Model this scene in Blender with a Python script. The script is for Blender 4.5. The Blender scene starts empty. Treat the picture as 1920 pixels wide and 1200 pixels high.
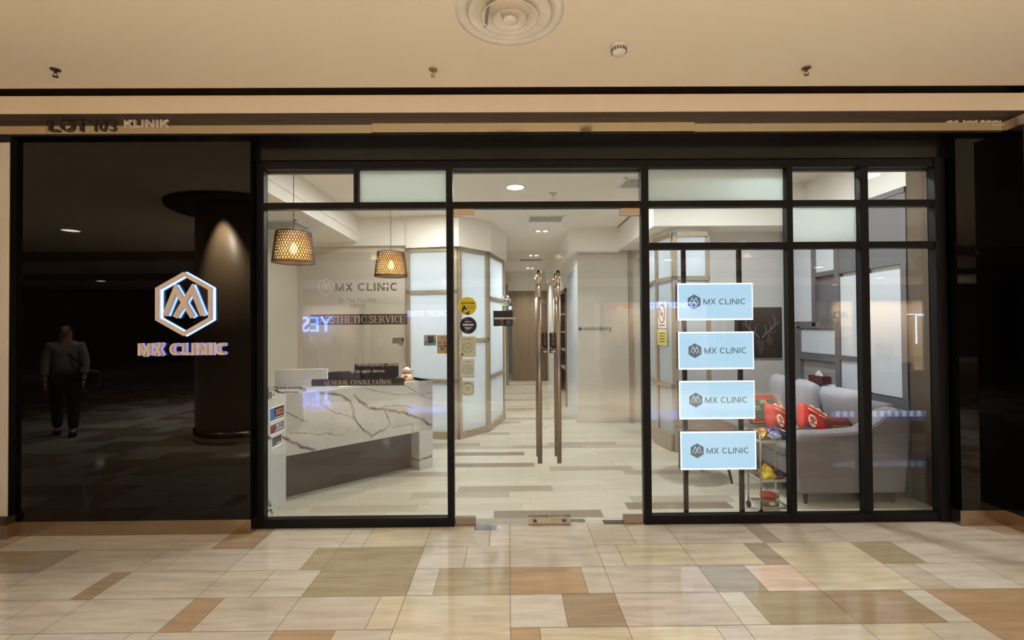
import bpy, bmesh, math, random
from mathutils import Vector, Matrix, noise
R=math.radians; PI=math.pi
sc=bpy.context.scene; COL=sc.collection
random.seed(7)
# ---------------------------------------------------------------- camera
cam=bpy.data.cameras.new('camera'); co=bpy.data.objects.new('camera',cam); COL.objects.link(co)
cam.sensor_fit='HORIZONTAL'; cam.sensor_width=36; cam.lens=36*870/1920; cam.clip_start=0.02; cam.clip_end=200
yaw,pitch,roll=R(0.46),R(0.72),R(0.42)
fw=Vector((math.sin(yaw)*math.cos(pitch),math.cos(yaw)*math.cos(pitch),math.sin(pitch)))
r=Vector((math.cos(yaw),-math.sin(yaw),0)); u=r.cross(fw)
r2=math.cos(roll)*r-math.sin(roll)*u; u2=math.sin(roll)*r+math.cos(roll)*u
M=Matrix.Identity(4)
for i in range(3): M[i][0]=r2[i]; M[i][1]=u2[i]; M[i][2]=-fw[i]
M.translation=Vector((0,-3.63,1.56)); co.matrix_world=M; sc.camera=co
# ---------------------------------------------------------------- world, exposure
w=bpy.data.worlds.new('world'); sc.world=w; w.use_nodes=True
w.node_tree.nodes['Background'].inputs[0].default_value=(1,.8,.6,1); w.node_tree.nodes['Background'].inputs[1].default_value=0.02
sc.view_settings.view_transform='Standard'; sc.view_settings.look='None'; sc.view_settings.exposure=0.0; sc.view_settings.gamma=1; sc.view_settings.use_curve_mapping=False
# ---------------------------------------------------------------- lights
def area(name,loc,size,power,color=(1,.98,.94),rot=(0,0,0),shape='DISK',sy=None,spread=180):
    l=bpy.data.lights.new(name,'AREA'); l.shape=shape; l.size=size; l.energy=power; l.color=color; l.spread=R(spread)
    if sy: l.size_y=sy
    o=bpy.data.objects.new(name,l); o.location=loc; o.rotation_euler=rot; COL.objects.link(o); return o
def spot(name,loc,power,ang,color=(1,.82,.62),rot=(0,0,0),rad=.05,blend=1.0):
    l=bpy.data.lights.new(name,'SPOT'); l.energy=power; l.spot_size=R(ang); l.spot_blend=blend; l.color=color; l.shadow_soft_size=rad
    o=bpy.data.objects.new(name,l); o.location=loc; o.rotation_euler=rot; COL.objects.link(o); return o
WARM=(1,.995,.965)
MALL_FILL_SPOTS=[(x,y,p,a) for x in (-5.6,-3.1,-1.2,1.2,3.1,5.6) for y,p,a in ((-1.9,46,120),(-3.4,165,112),(-5.2,1120,100),(-7.0,240,100))]
for x,y,p,a in MALL_FILL_SPOTS: spot('mall_fill_spot',(x,y,3.27),p,a,WARM,rad=.08)  # added unseen spots; rear rows bounce light from floor to ceiling
for x,y in [(-9,-9),(-3,-9),(3,-9),(9,-9),(-9,-14),(-3,-14),(3,-14),(9,-14),(15,-12),(-15,-12)]: spot('mall_fill_spot',(x,y,3.27),70,120,WARM,rad=.08)
CLINIC_LIGHTS=[(.09,1.5,3.085,18),(.55,3.85,3.085,11),(.56,6.45,3.085,9),(.59,8.7,3.085,12),(-1.0,.85,3.085,25),(-1.0,2.0,3.085,22),(1.25,1.9,3.085,14)]
for x,y,z,p in CLINIC_LIGHTS: area('clinic_light',(x,y,z-.012),.19 if y<2.5 else .05,p*(1 if y<2.5 else 1.35),(.97,.985,.95),spread=180 if y<2.5 else 104)  # entries without a fixture are added to light the room
area('clinic_light',(2.45,.62,3.25),.19,50,(.94,.98,1.0))  # added lamp to brighten the lounge, out of sight
area('room_light',(-1.2,4.3,2.95),.6,56,(.93,.96,1)); area('room_light',(2.35,2.62,2.7),.25,9,(.9,.95,1)); area('room_light',(-.3,10.3,2.6),.5,14,(.75,.88,1))
spot('column_spot_light',(-3.80,-2.58,3.24),420,54,(1,.85,.65),rot=(R(-9),0,0),rad=.03)
# ---------------------------------------------------------------- materials
def nt(m): return m.node_tree.nodes,m.node_tree.links
def srgb(c):
    return tuple(((v/255)/12.92 if v/255<=.04045 else (((v/255)+.055)/1.055)**2.4) for v in c)+(1,)
MATS={}
def mat(name,c,rough=.5,metal=0,spec=.5,emit=None,es=0,coat=0,bump=0,bscale=50,var=0,vscale=3,trans=0,vstretch=(1,1,1)):
    if name in MATS: return MATS[name]
    m=bpy.data.materials.new(name); m.use_nodes=True; N,L=nt(m); b=N['Principled BSDF']
    b.inputs['Base Color'].default_value=srgb(c); b.inputs['Roughness'].default_value=rough; b.inputs['Metallic'].default_value=metal
    b.inputs['Specular IOR Level'].default_value=spec; b.inputs['Coat Weight'].default_value=coat; b.inputs['Coat Roughness'].default_value=.03
    b.inputs['Transmission Weight'].default_value=trans
    if emit: b.inputs['Emission Color'].default_value=srgb(emit); b.inputs['Emission Strength'].default_value=es
    if bump or var:
        tc=N.new('ShaderNodeTexCoord'); mp=N.new('ShaderNodeMapping'); L.new(tc.outputs['Object'],mp.inputs[0]); mp.inputs['Scale'].default_value=vstretch
    if bump:
        n=N.new('ShaderNodeTexNoise'); n.inputs['Scale'].default_value=bscale; L.new(mp.outputs[0],n.inputs['Vector'])
        bp=N.new('ShaderNodeBump'); bp.inputs['Strength'].default_value=bump; bp.inputs['Distance'].default_value=.01; L.new(n.outputs[0],bp.inputs['Height']); L.new(bp.outputs[0],b.inputs['Normal'])
    if var:
        n=N.new('ShaderNodeTexNoise'); n.inputs['Scale'].default_value=vscale; n.inputs['Detail'].default_value=5; L.new(mp.outputs[0],n.inputs['Vector'])
        r=N.new('ShaderNodeValToRGB'); L.new(n.outputs[0],r.inputs[0]); s=srgb(c)
        r.color_ramp.elements[0].position=.3; r.color_ramp.elements[1].position=.7
        r.color_ramp.elements[0].color=tuple(v*(1-var) for v in s[:3])+(1,); r.color_ramp.elements[1].color=tuple(min(1,v*(1+var)) for v in s[:3])+(1,)
        L.new(r.outputs[0],b.inputs['Base Color'])
    MATS[name]=m; return m
def emis(name,c,s):
    return mat(name,c,.4,emit=c,es=s)
def mth(N,L,op,a,b=None,c=None):
    n=N.new('ShaderNodeMath'); n.operation=op
    for i,v in enumerate((a,b,c)):
        if v is None: continue
        if isinstance(v,(int,float)): n.inputs[i].default_value=v
        else: L.new(v,n.inputs[i])
    return n.outputs[0]
def glass(name,tint=(1,1,1),f0=.045):
    m=bpy.data.materials.new(name); m.use_nodes=True; N,L=nt(m); N.remove(N['Principled BSDF']); out=N['Material Output']
    g=N.new('ShaderNodeNewGeometry'); d=N.new('ShaderNodeVectorMath'); d.operation='DOT_PRODUCT'; L.new(g.outputs['Normal'],d.inputs[0]); L.new(g.outputs['Incoming'],d.inputs[1])
    c=mth(N,L,'ABSOLUTE',d.outputs['Value']); c=mth(N,L,'SUBTRACT',1.0,c); c=mth(N,L,'POWER',c,5.0); c=mth(N,L,'MULTIPLY_ADD',c,1-f0,f0)
    t=N.new('ShaderNodeBsdfTransparent'); t.inputs[0].default_value=(*tint,1); gl=N.new('ShaderNodeBsdfGlossy'); gl.inputs['Roughness'].default_value=0.0
    mx=N.new('ShaderNodeMixShader'); L.new(c,mx.inputs[0]); L.new(t.outputs[0],mx.inputs[1]); L.new(gl.outputs[0],mx.inputs[2]); L.new(mx.outputs[0],out.inputs[0]); MATS[name]=m; return m
def frosted(name,c,tr=.6):
    m=bpy.data.materials.new(name); m.use_nodes=True; N,L=nt(m); N.remove(N['Principled BSDF']); out=N['Material Output']
    t=N.new('ShaderNodeBsdfTranslucent'); d=N.new('ShaderNodeBsdfDiffuse'); g=N.new('ShaderNodeBsdfGlossy'); t.inputs[0].default_value=srgb(c); d.inputs[0].default_value=srgb(c); g.inputs['Roughness'].default_value=.06
    a=N.new('ShaderNodeMixShader'); a.inputs[0].default_value=tr; L.new(d.outputs[0],a.inputs[1]); L.new(t.outputs[0],a.inputs[2])
    b=N.new('ShaderNodeMixShader'); b.inputs[0].default_value=.05; L.new(a.outputs[0],b.inputs[1]); L.new(g.outputs[0],b.inputs[2]); L.new(b.outputs[0],out.inputs[0]); MATS[name]=m; return m
mWHITE=mat('white_paint',(232,228,220),.6,bump=.03,bscale=80)
mWALLW=mat('warm_wall_paint',(200,193,178),.6,bump=.04,bscale=60)
mGREYW=mat('grey_wall_paint',(212,211,208),.6,bump=.04,bscale=60)
mMALLC=mat('mall_ceiling_paint',(240,226,204),.75,bump=.05,bscale=40)
mMALLW=mat('mall_wall_paint',(216,206,190),.7,bump=.15,bscale=25,var=.06,vscale=2)
mMOLD=mat('moulding_paint',(236,220,194),.6,bump=.1,bscale=12)
mBLACKG=mat('black_glass',(9,7,6),.015,spec=.45,coat=0)
mBLACK=mat('black_matt',(10,9,9),.5)
mFRAME=mat('dark_bronze_frame',(13,11,12),.45,spec=.25,bump=.03,bscale=150)
mGLASS=glass('clear_glass',(.975,.985,.98),.055)
mFROST=frosted('frosted_film',(222,232,230),.55)
mFROSTB=frosted('frosted_partition',(236,242,246),.75)
mSTEEL=mat('bronze_steel',(168,155,145),.30,1,bump=.02,bscale=30,vstretch=(1,1,40))
mCHROME=mat('chrome',(215,208,198),.08,1)
mKICK=mat('brushed_kick_plate',(186,166,144),.22,1,bump=.06,bscale=6,vstretch=(1,1,30))
mFASCIA=mat('brushed_fascia',(214,200,178),.07,1,bump=.5,bscale=.55,vstretch=(1,1,.05))
mWOOD=mat('pale_timber',(156,142,120),.5,var=.12,vscale=4,vstretch=(1,1,.15),bump=.05,bscale=30)
mDGREY=mat('dark_grey_laminate',(92,90,92),.45)
mDOORW=mat('wood_slat',(150,128,104),.5,var=.25,vscale=9,vstretch=(6,6,.1))
mBLK=mat('black_plastic',(18,18,20),.35)
mWPL=mat('white_plastic',(235,236,238),.3)
mGREY=mat('grey_print',(60,70,76),.5,emit=(92,108,118),es=.75)
mINK=mat('dark_print',(60,60,62),.5)
mCREAM=mat('letter_face_cream',(238,218,198),.35)
mPAPER=mat('paper_white',(236,236,228),.6)
mBROWNC=mat('brown_laminate',(92,80,66),.12,spec=.6)
def marble():
    # white stone with grey veins: distance to hand-laid vein lines, frayed by noise
    m=bpy.data.materials.new('white_marble'); m.use_nodes=True; N,L=nt(m); b=N['Principled BSDF']; b.inputs['Roughness'].default_value=.15
    V=[([(.324,.934),(.496,.908),(.585,.848),(.630,.666),(.707,.565),(.810,.459)],.010),([(.631,.887),(.787,.749),(.969,.695),(1.142,.665),(1.342,.581),(1.525,.456)],.011),([(.943,.683),(1.002,.535),(.917,.502),(.810,.459)],.006),
    ([(.268,.870),(.466,.732),(.623,.667)],.004),([(-.2,.66),(-.001,.575),(.120,.493),(.267,.438)],.011),([(1.143,.943),(1.516,.733)],.003),([(1.277,.526),(1.295,.361),(1.266,.157),(1.284,.056)],.004),([(1.284,.073),(1.513,.141)],.008),
    ([(.005,.807),(.082,.756),(.187,.701)],.0035),([(.918,.733),(1.178,.732),(1.287,.686)],.0035),([(1.036,.515),(1.249,.514),(1.277,.526)],.004),([(-.38,.42),(-.24,.28),(-.20,.10)],.010),([(-.36,.16),(-.20,.06),(-.1,-.1)],.006),([(.75,.95),(1.05,.85),(1.53,.80)],.002),([(.04,.62),(.35,.56),(.52,.50)],.002)]
    tc=N.new('ShaderNodeTexCoord'); n=N.new('ShaderNodeTexNoise'); n.inputs['Scale'].default_value=4; n.inputs['Detail'].default_value=8; n.inputs['Roughness'].default_value=.62; L.new(tc.outputs['Object'],n.inputs[0])
    sb=N.new('ShaderNodeVectorMath'); sb.operation='SUBTRACT'; L.new(n.outputs['Color'],sb.inputs[0]); sb.inputs[1].default_value=(.5,.5,.5)
    sc2=N.new('ShaderNodeVectorMath'); sc2.operation='SCALE'; L.new(sb.outputs[0],sc2.inputs[0]); sc2.inputs['Scale'].default_value=.13
    ad=N.new('ShaderNodeVectorMath'); ad.operation='ADD'; L.new(tc.outputs['Object'],ad.inputs[0]); L.new(sc2.outputs[0],ad.inputs[1])
    s=N.new('ShaderNodeSeparateXYZ'); L.new(ad.outputs[0],s.inputs[0])
    tx,ty=.7374,.6754; uu=mth(N,L,'ADD',mth(N,L,'MULTIPLY_ADD',s.outputs[0],tx,1.978*tx-.505*ty),mth(N,L,'MULTIPLY',s.outputs[1],ty)); zz=s.outputs[2]
    cur=None
    for pts,wd in V:
        dm=None
        for (x0,z0),(x1,z1) in zip(pts,pts[1:]):
            dx,dz=x1-x0,z1-z0; l2=dx*dx+dz*dz
            px=mth(N,L,'SUBTRACT',uu,x0); pz=mth(N,L,'SUBTRACT',zz,z0)
            k=N.new('ShaderNodeMath'); k.operation='ADD'; k.use_clamp=True; L.new(mth(N,L,'MULTIPLY',px,dx/l2),k.inputs[0]); L.new(mth(N,L,'MULTIPLY',pz,dz/l2),k.inputs[1]); k=k.outputs[0]
            ax=mth(N,L,'MULTIPLY_ADD',k,-dx,px); az=mth(N,L,'MULTIPLY_ADD',k,-dz,pz)
            d=mth(N,L,'SQRT',mth(N,L,'MULTIPLY_ADD',ax,ax,mth(N,L,'MULTIPLY',az,az))); dm=d if dm is None else mth(N,L,'MINIMUM',dm,d)
        q=mth(N,L,'DIVIDE',dm,wd); cur=q if cur is None else mth(N,L,'MINIMUM',cur,q)
    r=N.new('ShaderNodeMapRange'); L.new(cur,r.inputs[0]); r.inputs[1].default_value=.35; r.inputs[2].default_value=1.7; r.inputs[3].default_value=1; r.inputs[4].default_value=0
    n2=N.new('ShaderNodeTexNoise'); n2.inputs['Scale'].default_value=9; n2.inputs['Detail'].default_value=6; L.new(tc.outputs['Object'],n2.inputs[0]); k2=N.new('ShaderNodeMapRange'); L.new(n2.outputs[0],k2.inputs[0]); k2.inputs[1].default_value=.36;k2.inputs[2].default_value=.6;k2.inputs[3].default_value=.45;k2.inputs[4].default_value=.95
    n3=N.new('ShaderNodeTexNoise'); n3.inputs['Scale'].default_value=5; n3.inputs['Detail'].default_value=7; n3.inputs['Distortion'].default_value=.6; L.new(tc.outputs['Object'],n3.inputs[0]); fa=mth(N,L,'ABSOLUTE',mth(N,L,'SUBTRACT',n3.outputs[0],.5)); k3=N.new('ShaderNodeMapRange'); L.new(fa,k3.inputs[0]); k3.inputs[1].default_value=0;k3.inputs[2].default_value=.008;k3.inputs[3].default_value=.22;k3.inputs[4].default_value=0
    v=mth(N,L,'MAXIMUM',mth(N,L,'MULTIPLY',r.outputs[0],k2.outputs[0]),k3.outputs[0])
    mx=N.new('ShaderNodeMix'); mx.data_type='RGBA'; L.new(v,mx.inputs[0]); mx.inputs[6].default_value=srgb((200,201,197)); mx.inputs[7].default_value=srgb((52,46,42)); L.new(mx.outputs[2],b.inputs['Base Color']); return m
mMARBLE=marble()
def plankmat():
    m=bpy.data.materials.new('clinic_plank_tile'); m.use_nodes=True; N,L=nt(m); b=N['Principled BSDF']; b.inputs['Roughness'].default_value=.28
    tc=N.new('ShaderNodeTexCoord'); s=N.new('ShaderNodeSeparateXYZ'); L.new(tc.outputs['Object'],s.inputs[0])
    W=.9;H=.152
    yy=mth(N,L,'DIVIDE',s.outputs[1],H); row=mth(N,L,'FLOOR',yy)
    wn=N.new('ShaderNodeTexWhiteNoise'); wn.noise_dimensions='1D'; L.new(row,wn.inputs['W'])
    xx=mth(N,L,'ADD',mth(N,L,'DIVIDE',s.outputs[0],W),wn.outputs['Value']); col=mth(N,L,'FLOOR',xx)
    cb=N.new('ShaderNodeCombineXYZ'); L.new(row,cb.inputs[0]); L.new(col,cb.inputs[1]); w2=N.new('ShaderNodeTexWhiteNoise'); w2.noise_dimensions='2D'; L.new(cb.outputs[0],w2.inputs['Vector'])
    rp=N.new('ShaderNodeValToRGB'); rp.color_ramp.interpolation='CONSTANT'; L.new(w2.outputs['Value'],rp.inputs[0]); e=rp.color_ramp.elements
    e[0].position=0; e[0].color=srgb((190,184,166)); e[1].position=.4; e[1].color=srgb((198,192,175))
    for p,c in ((.82,(160,150,134)),(.92,(172,164,146)),(.97,(136,122,108))):
        q=e.new(p); q.color=srgb(c)
    fx=mth(N,L,'FRACT',xx); fy=mth(N,L,'FRACT',yy)
    gx=mth(N,L,'LESS_THAN',fx,.0035); gy=mth(N,L,'LESS_THAN',fy,.018); g=mth(N,L,'MAXIMUM',gx,gy)
    mp=N.new('ShaderNodeMapping'); mp.inputs['Scale'].default_value=(1.2,14,1); L.new(tc.outputs['Object'],mp.inputs[0]); n=N.new('ShaderNodeTexNoise'); n.inputs['Scale'].default_value=3; n.inputs['Detail'].default_value=6; L.new(mp.outputs[0],n.inputs[0])
    k=N.new('ShaderNodeMapRange'); L.new(n.outputs[0],k.inputs[0]); k.inputs[1].default_value=.3;k.inputs[2].default_value=.7;k.inputs[3].default_value=.88;k.inputs[4].default_value=1.08
    mm=N.new('ShaderNodeMix'); mm.data_type='RGBA'; mm.blend_type='MULTIPLY'; mm.inputs[0].default_value=1; L.new(rp.outputs[0],mm.inputs[6]); cc=N.new('ShaderNodeCombineColor'); [L.new(k.outputs[0],cc.inputs[i]) for i in range(3)]; L.new(cc.outputs[0],mm.inputs[7])
    m2=N.new('ShaderNodeMix'); m2.data_type='RGBA'; L.new(g,m2.inputs[0]); L.new(mm.outputs[2],m2.inputs[6]); m2.inputs[7].default_value=srgb((150,140,124)); L.new(m2.outputs[2],b.inputs['Base Color'])
    return m
mPLANK=plankmat()
def tilemat():
    m=bpy.data.materials.new('mall_marble_tile'); m.use_nodes=True; N,L=nt(m); b=N['Principled BSDF']; b.inputs['Roughness'].default_value=.07; b.inputs['Specular IOR Level'].default_value=.55
    at=N.new('ShaderNodeVertexColor'); at.layer_name='tile'
    tc=N.new('ShaderNodeTexCoord'); mp=N.new('ShaderNodeMapping'); mp.inputs['Scale'].default_value=(1,7,1); L.new(tc.outputs['Object'],mp.inputs[0])
    n=N.new('ShaderNodeTexNoise'); n.inputs['Scale'].default_value=2.6; n.inputs['Detail'].default_value=7; n.inputs['Roughness'].default_value=.62; n.inputs['Distortion'].default_value=.3; L.new(mp.outputs[0],n.inputs[0])
    k=N.new('ShaderNodeMapRange'); L.new(n.outputs[0],k.inputs[0]); k.inputs[1].default_value=.3;k.inputs[2].default_value=.7;k.inputs[3].default_value=.80;k.inputs[4].default_value=1.12
    cc=N.new('ShaderNodeCombineColor'); L.new(k.outputs[0],cc.inputs[0]); L.new(mth(N,L,'POWER',k.outputs[0],1.1),cc.inputs[1]); L.new(mth(N,L,'POWER',k.outputs[0],1.3),cc.inputs[2])
    mm=N.new('ShaderNodeMix'); mm.data_type='RGBA'; mm.blend_type='MULTIPLY'; mm.inputs[0].default_value=1; L.new(at.outputs[0],mm.inputs[6]); L.new(cc.outputs[0],mm.inputs[7]); L.new(mm.outputs[2],b.inputs['Base Color'])
    return m
mTILE=tilemat(); mGROUT=mat('grout',(120,100,78),.8)
# ---------------------------------------------------------------- mesh helpers
class MB:
    def __init__(s): s.bm=bmesh.new()
    def box(s,x0,x1,y0,y1,z0,z1,M=None):
        v=[s.bm.verts.new(Vector(p) if M is None else M@Vector(p)) for p in ((x0,y0,z0),(x1,y0,z0),(x1,y1,z0),(x0,y1,z0),(x0,y0,z1),(x1,y0,z1),(x1,y1,z1),(x0,y1,z1))]
        for f in ((3,2,1,0),(4,5,6,7),(0,1,5,4),(1,2,6,5),(2,3,7,6),(3,0,4,7)): s.bm.faces.new([v[i] for i in f])
        return s
    def prism(s,poly,z0,z1,axis='z'):
        def P(p,z): return Vector((p[0],p[1],z)) if axis=='z' else Vector((p[0],z,p[1])) if axis=='y' else Vector((z,p[0],p[1]))
        a=[s.bm.verts.new(P(p,z0)) for p in poly]; b=[s.bm.verts.new(P(p,z1)) for p in poly]; n=len(poly)
        s.bm.faces.new(a[::-1]); s.bm.faces.new(b)
        for i in range(n): s.bm.faces.new((a[i],a[(i+1)%n],b[(i+1)%n],b[i]))
        return s
    def strip(s,pts,wd,y0,y1,closed=False):
        # polyline band in XZ, extruded in Y
        s.k=getattr(s,'k',-1)+1; y0=y0-.00025*(s.k%8)  # crossing strokes sit a hair apart
        n=len(pts); P=[Vector(p) for p in pts]; Lr=[];Rr=[]
        for i in range(n):
            a=P[i-1] if (i>0 or closed) else None; b=P[(i+1)%n] if (i<n-1 or closed) else None
            d1=(P[i]-a).normalized() if a is not None else None; d2=(b-P[i]).normalized() if b is not None else None
            if d1 is None: d1=d2
            if d2 is None: d2=d1
            n1=Vector((-d1.y,d1.x)); n2=Vector((-d2.y,d2.x)); m=(n1+n2); m.normalize(); k=1/max(.3,m.dot(n1))
            ww=wd[i] if isinstance(wd,(list,tuple)) else wd
            Lr.append(P[i]+m*ww/2*k); Rr.append(P[i]-m*ww/2*k)
        for i in range(n if closed else n-1):
            j=(i+1)%n; q=[Lr[i],Rr[i],Rr[j],Lr[j]]
            s.prism([(p.x,p.y) for p in q],y0,y1,'y')
        return s
    def cyl(s,p0,p1,r0,r1=None,seg=16,cap=True):
        r1=r0 if r1 is None else r1; p0=Vector(p0);p1=Vector(p1); d=(p1-p0).normalized(); t=Vector((0,0,1)) if abs(d.z)<.9 else Vector((1,0,0)); a=d.cross(t).normalized(); b=d.cross(a)
        A=[];B=[]
        for i in range(seg):
            c=a*math.cos(2*PI*i/seg)+b*math.sin(2*PI*i/seg); A.append(s.bm.verts.new(p0+c*r0)); B.append(s.bm.verts.new(p1+c*r1))
        for i in range(seg): s.bm.faces.new((A[i],A[(i+1)%seg],B[(i+1)%seg],B[i]))
        if cap: s.bm.faces.new(A[::-1]); s.bm.faces.new(B)
        return s
    def tube(s,pts,r,seg=10):
        for a,b in zip(pts,pts[1:]): s.cyl(a,b,r,seg=seg)
        return s
    def lathe(s,prof,c=(0,0,0),seg=40,close=False):
        rings=[]
        for r,z in prof: rings.append([s.bm.verts.new((c[0]+r*math.cos(2*PI*i/seg),c[1]+r*math.sin(2*PI*i/seg),c[2]+z)) for i in range(seg)] if r>1e-6 else [s.bm.verts.new((c[0],c[1],c[2]+z))])
        for A,B in zip(rings,rings[1:]):
            for i in range(seg):
                j=(i+1)%seg
                if len(A)==1 and len(B)>1: s.bm.faces.new((A[0],B[j],B[i]))
                elif len(B)==1 and len(A)>1: s.bm.faces.new((A[i],A[j],B[0]))
                elif len(A)>1: s.bm.faces.new((A[i],A[j],B[j],B[i]))
        return s
    def disc(s,cx,cz,rad,y0,y1,seg=40,sx=1):
        return s.prism([(cx+rad*sx*math.cos(2*PI*i/seg),cz+rad*math.sin(2*PI*i/seg)) for i in range(seg)],y0,y1,'y')
    def pillow(s,c,w,h,t,M=None,n=14,crumple=0,seed=0,e=.35):
        # soft cushion: w along x, h along z, t thickness y
        vs={}
        for side in (1,-1):
            for i in range(n+1):
                for j in range(n+1):
                    a=i/n*2-1;b=j/n*2-1; edge=(i in(0,n)or j in(0,n))
                    if side==-1 and edge: continue
                    th=max(0,(1-a**2)*(1-b**2))**e*t/2
                    pin=1-.10*(a*a*b*b) ; cx=a*w/2*(1-.06*(1-b*b)*0)*pin; cz=b*h/2*pin
                    p=Vector((cx*(1-.05*(1-abs(b))*(abs(a))),side*th,cz*(1-.05*(1-abs(a))*abs(b))))
                    if crumple: 
                        q=noise.noise_vector(p*14+Vector((seed,seed*2,0))); p+=q*crumple
                    if M is not None: p=M@p
                    vs[(side,i,j)]=s.bm.verts.new(p+Vector(c))
        g=lambda sd,i,j: vs.get((sd,i,j)) or vs[(1,i,j)]
        for sd in (1,-1):
            for i in range(n):
                for j in range(n):
                    f=[g(sd,i,j),g(sd,i+1,j),g(sd,i+1,j+1),g(sd,i,j+1)]
                    s.bm.faces.new(f if sd==-1 else f[::-1])
        return s
    def text(s,body,size,x,z,y,depth=.0006,bold=0,align='CENTER',M=None,width=None,face=1):
        cu=bpy.data.curves.new('t','FONT'); cu.body=body; cu.size=1; cu.extrude=.5; cu.offset=bold; cu.align_x=align; cu.align_y='CENTER'; cu.resolution_u=3
        o=bpy.data.objects.new('t',cu); COL.objects.link(o); dg=bpy.context.evaluated_depsgraph_get(); dg.update(); me=bpy.data.meshes.new_from_object(o.evaluated_get(dg))
        k=size/.70
        xs=[v.co.x for v in me.vertices]; kx=k if width is None else width/(max(xs)-min(xs)); zs=[v.co.y for v in me.vertices]; zc=(max(zs)+min(zs))/2; xc=0 if align!='CENTER' else (max(xs)+min(xs))/2
        for v in me.vertices:
            c=v.co; v.co=Vector((x+(c.x-xc)*kx*face, y-face*c.z*depth, z+(c.y-zc)*k))
            if M is not None: v.co=M@v.co
        s.bm.from_mesh(me); bpy.data.objects.remove(o); bpy.data.curves.remove(cu); bpy.data.meshes.remove(me); return s
    def build(s,name,m,parent=None,smooth=False,bev=0,kind=None,loc=None,rotz=0):
        bmesh.ops.recalc_face_normals(s.bm,faces=s.bm.faces) if len(s.bm.faces)<60000 else None
        me=bpy.data.meshes.new(name); s.bm.to_mesh(me); s.bm.free(); me.materials.append(m)
        if smooth: 
            for p in me.polygons: p.use_smooth=True
        o=bpy.data.objects.new(name,me); COL.objects.link(o)
        if parent is not None: o.parent=parent
        if loc: o.location=loc
        if rotz: o.rotation_euler=(0,0,rotz)
        if bev:
            b=o.modifiers.new('bevel','BEVEL'); b.width=bev; b.segments=2; b.limit_method='ANGLE'
        if kind: o['kind']=kind
        return o
def tag(o,label,cat,group=None,kind=None):
    o['label']=label; o['category']=cat
    if group: o['group']=group
    if kind: o['kind']=kind
    return o
def thing(name,label,cat,loc=(0,0,0),rotz=0,group=None,kind=None):
    o=bpy.data.objects.new(name,None); COL.objects.link(o); o.location=loc; o.rotation_euler=(0,0,rotz); o.empty_display_size=.1
    return tag(o,label,cat,group,kind)
def struct(o): o['kind']='structure'; return o
def sroot(name,label=None):
    o=bpy.data.objects.new(name,None); COL.objects.link(o); o['kind']='structure'; return o
def dup(root,loc,rotz=0,label=None):
    rr=root.copy(); COL.objects.link(rr); rr.location=loc; rr.rotation_euler=(0,0,rotz)
    if label: rr['label']=label
    for ch in list(root.children):
        c=ch.copy(); COL.objects.link(c); c.parent=rr
        for g in ch.children: d=g.copy(); COL.objects.link(d); d.parent=c
    return rr
def arc(cx,cz,rx,rz,a0,a1,n=14): return [(cx+rx*math.cos(R(a0+(a1-a0)*i/n)),cz+rz*math.sin(R(a0+(a1-a0)*i/n))) for i in range(n+1)]
def sans_set(w):
    h=w/2; E=1-h
    return {'M':(.92,[[(h,0),(h,1)],[(.84-h,0),(.84-h,1)],[(h,E+.02),(.42,h*1.2),(.84-h,E+.02)]]),
    'X':(.78,[[(h*1.1,0),(.70-h*1.1,1)],[(.70-h*1.1,0),(h*1.1,1)]]),
    'C':(.80,[arc(.38,.5,.38-h,.5-h,48,312,20)]),
    'L':(.62,[[(h,1),(h,0)],[(h,h),(.54,h)]]),'I':(w+.12,[[(h,0),(h,1)]]),
    'N':(.84,[[(h,0),(h,1)],[(.72-h,0),(.72-h,1)],[(h*1.1,1-h*.4),(.72-h*1.1,h*.4)]]),
    'K':(.76,[[(h,0),(h,1)],[(h,.36),(.62-h*.3,1)],[(h+.17,.54),(.68-h*.3,0)]]),
    'O':(.86,[arc(.39,.5,.39-h,.5-h,0,360,28)]),'0':(.66,[arc(.28,.5,.28-h,.5-h,0,360,24)]),
    'T':(.68,[[(.31,0),(.31,1)],[(0,1-h),(.62,1-h)]]),'1':(.48,[[(.27,0),(.27,1)],[(.02,.70),(.27,.92)]]),
    '3':(.64,[arc(.26,.74,.26-h,.26-h*.9,150,-90,12)+arc(.26,.27,.27-h,.27-h*.9,90,-150,12)]),' ':(.32,[])}
def sans(mb,txt,h,x0,x1,zc,y0,y1,wt=.2):
    S_=sans_set(wt); tot=sum(S_[c][0] for c in txt)-.09; k=(x1-x0)/tot; x=x0
    for c in txt:
        for pts in S_[c][1]:
            mb.strip([(x+px*k,zc-h/2+pz*h) for px,pz in pts],wt*min(h,k*1.05),y0,y1)
        x+=S_[c][0]*k
    return mb
# ---------------------------------------------------------------- mall floor: the tiles one by one
LT,LT2,CR,PK,TN,OL,OR,GT=(196,186,170),(203,195,181),(204,193,168),(195,183,170),(164,144,118),(170,156,128),(177,150,120),(166,154,138)
S=.605
def m_(k): return k*S
tiles=[]  # x0,x1,row0,row1,colour  (row r covers y from -.02-.3r to -.02-.3(r+1))
def row(r,items):
    for x0,x1,c in items: tiles.append((x0,x1,r,r,c))
row(0,[(m_(-6),m_(-5),LT),(m_(-5),m_(-4),LT),(m_(-4),-2.11,PK),(-2.11,m_(-3),TN),(m_(-3),m_(-2),LT2),(m_(-2),-1.05,LT2),(-1.05,m_(-1),CR),(m_(-1),-.15,LT),(-.15,0,LT2),(m_(1),.9,LT),(.9,m_(2),LT2),(m_(2),m_(3),LT2),(m_(3),1.95,GT),(1.95,m_(4),LT),(m_(4),2.86,LT2),(2.86,m_(5),LT),(m_(5),m_(6),LT2),(m_(6),m_(7),PK)])
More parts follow.
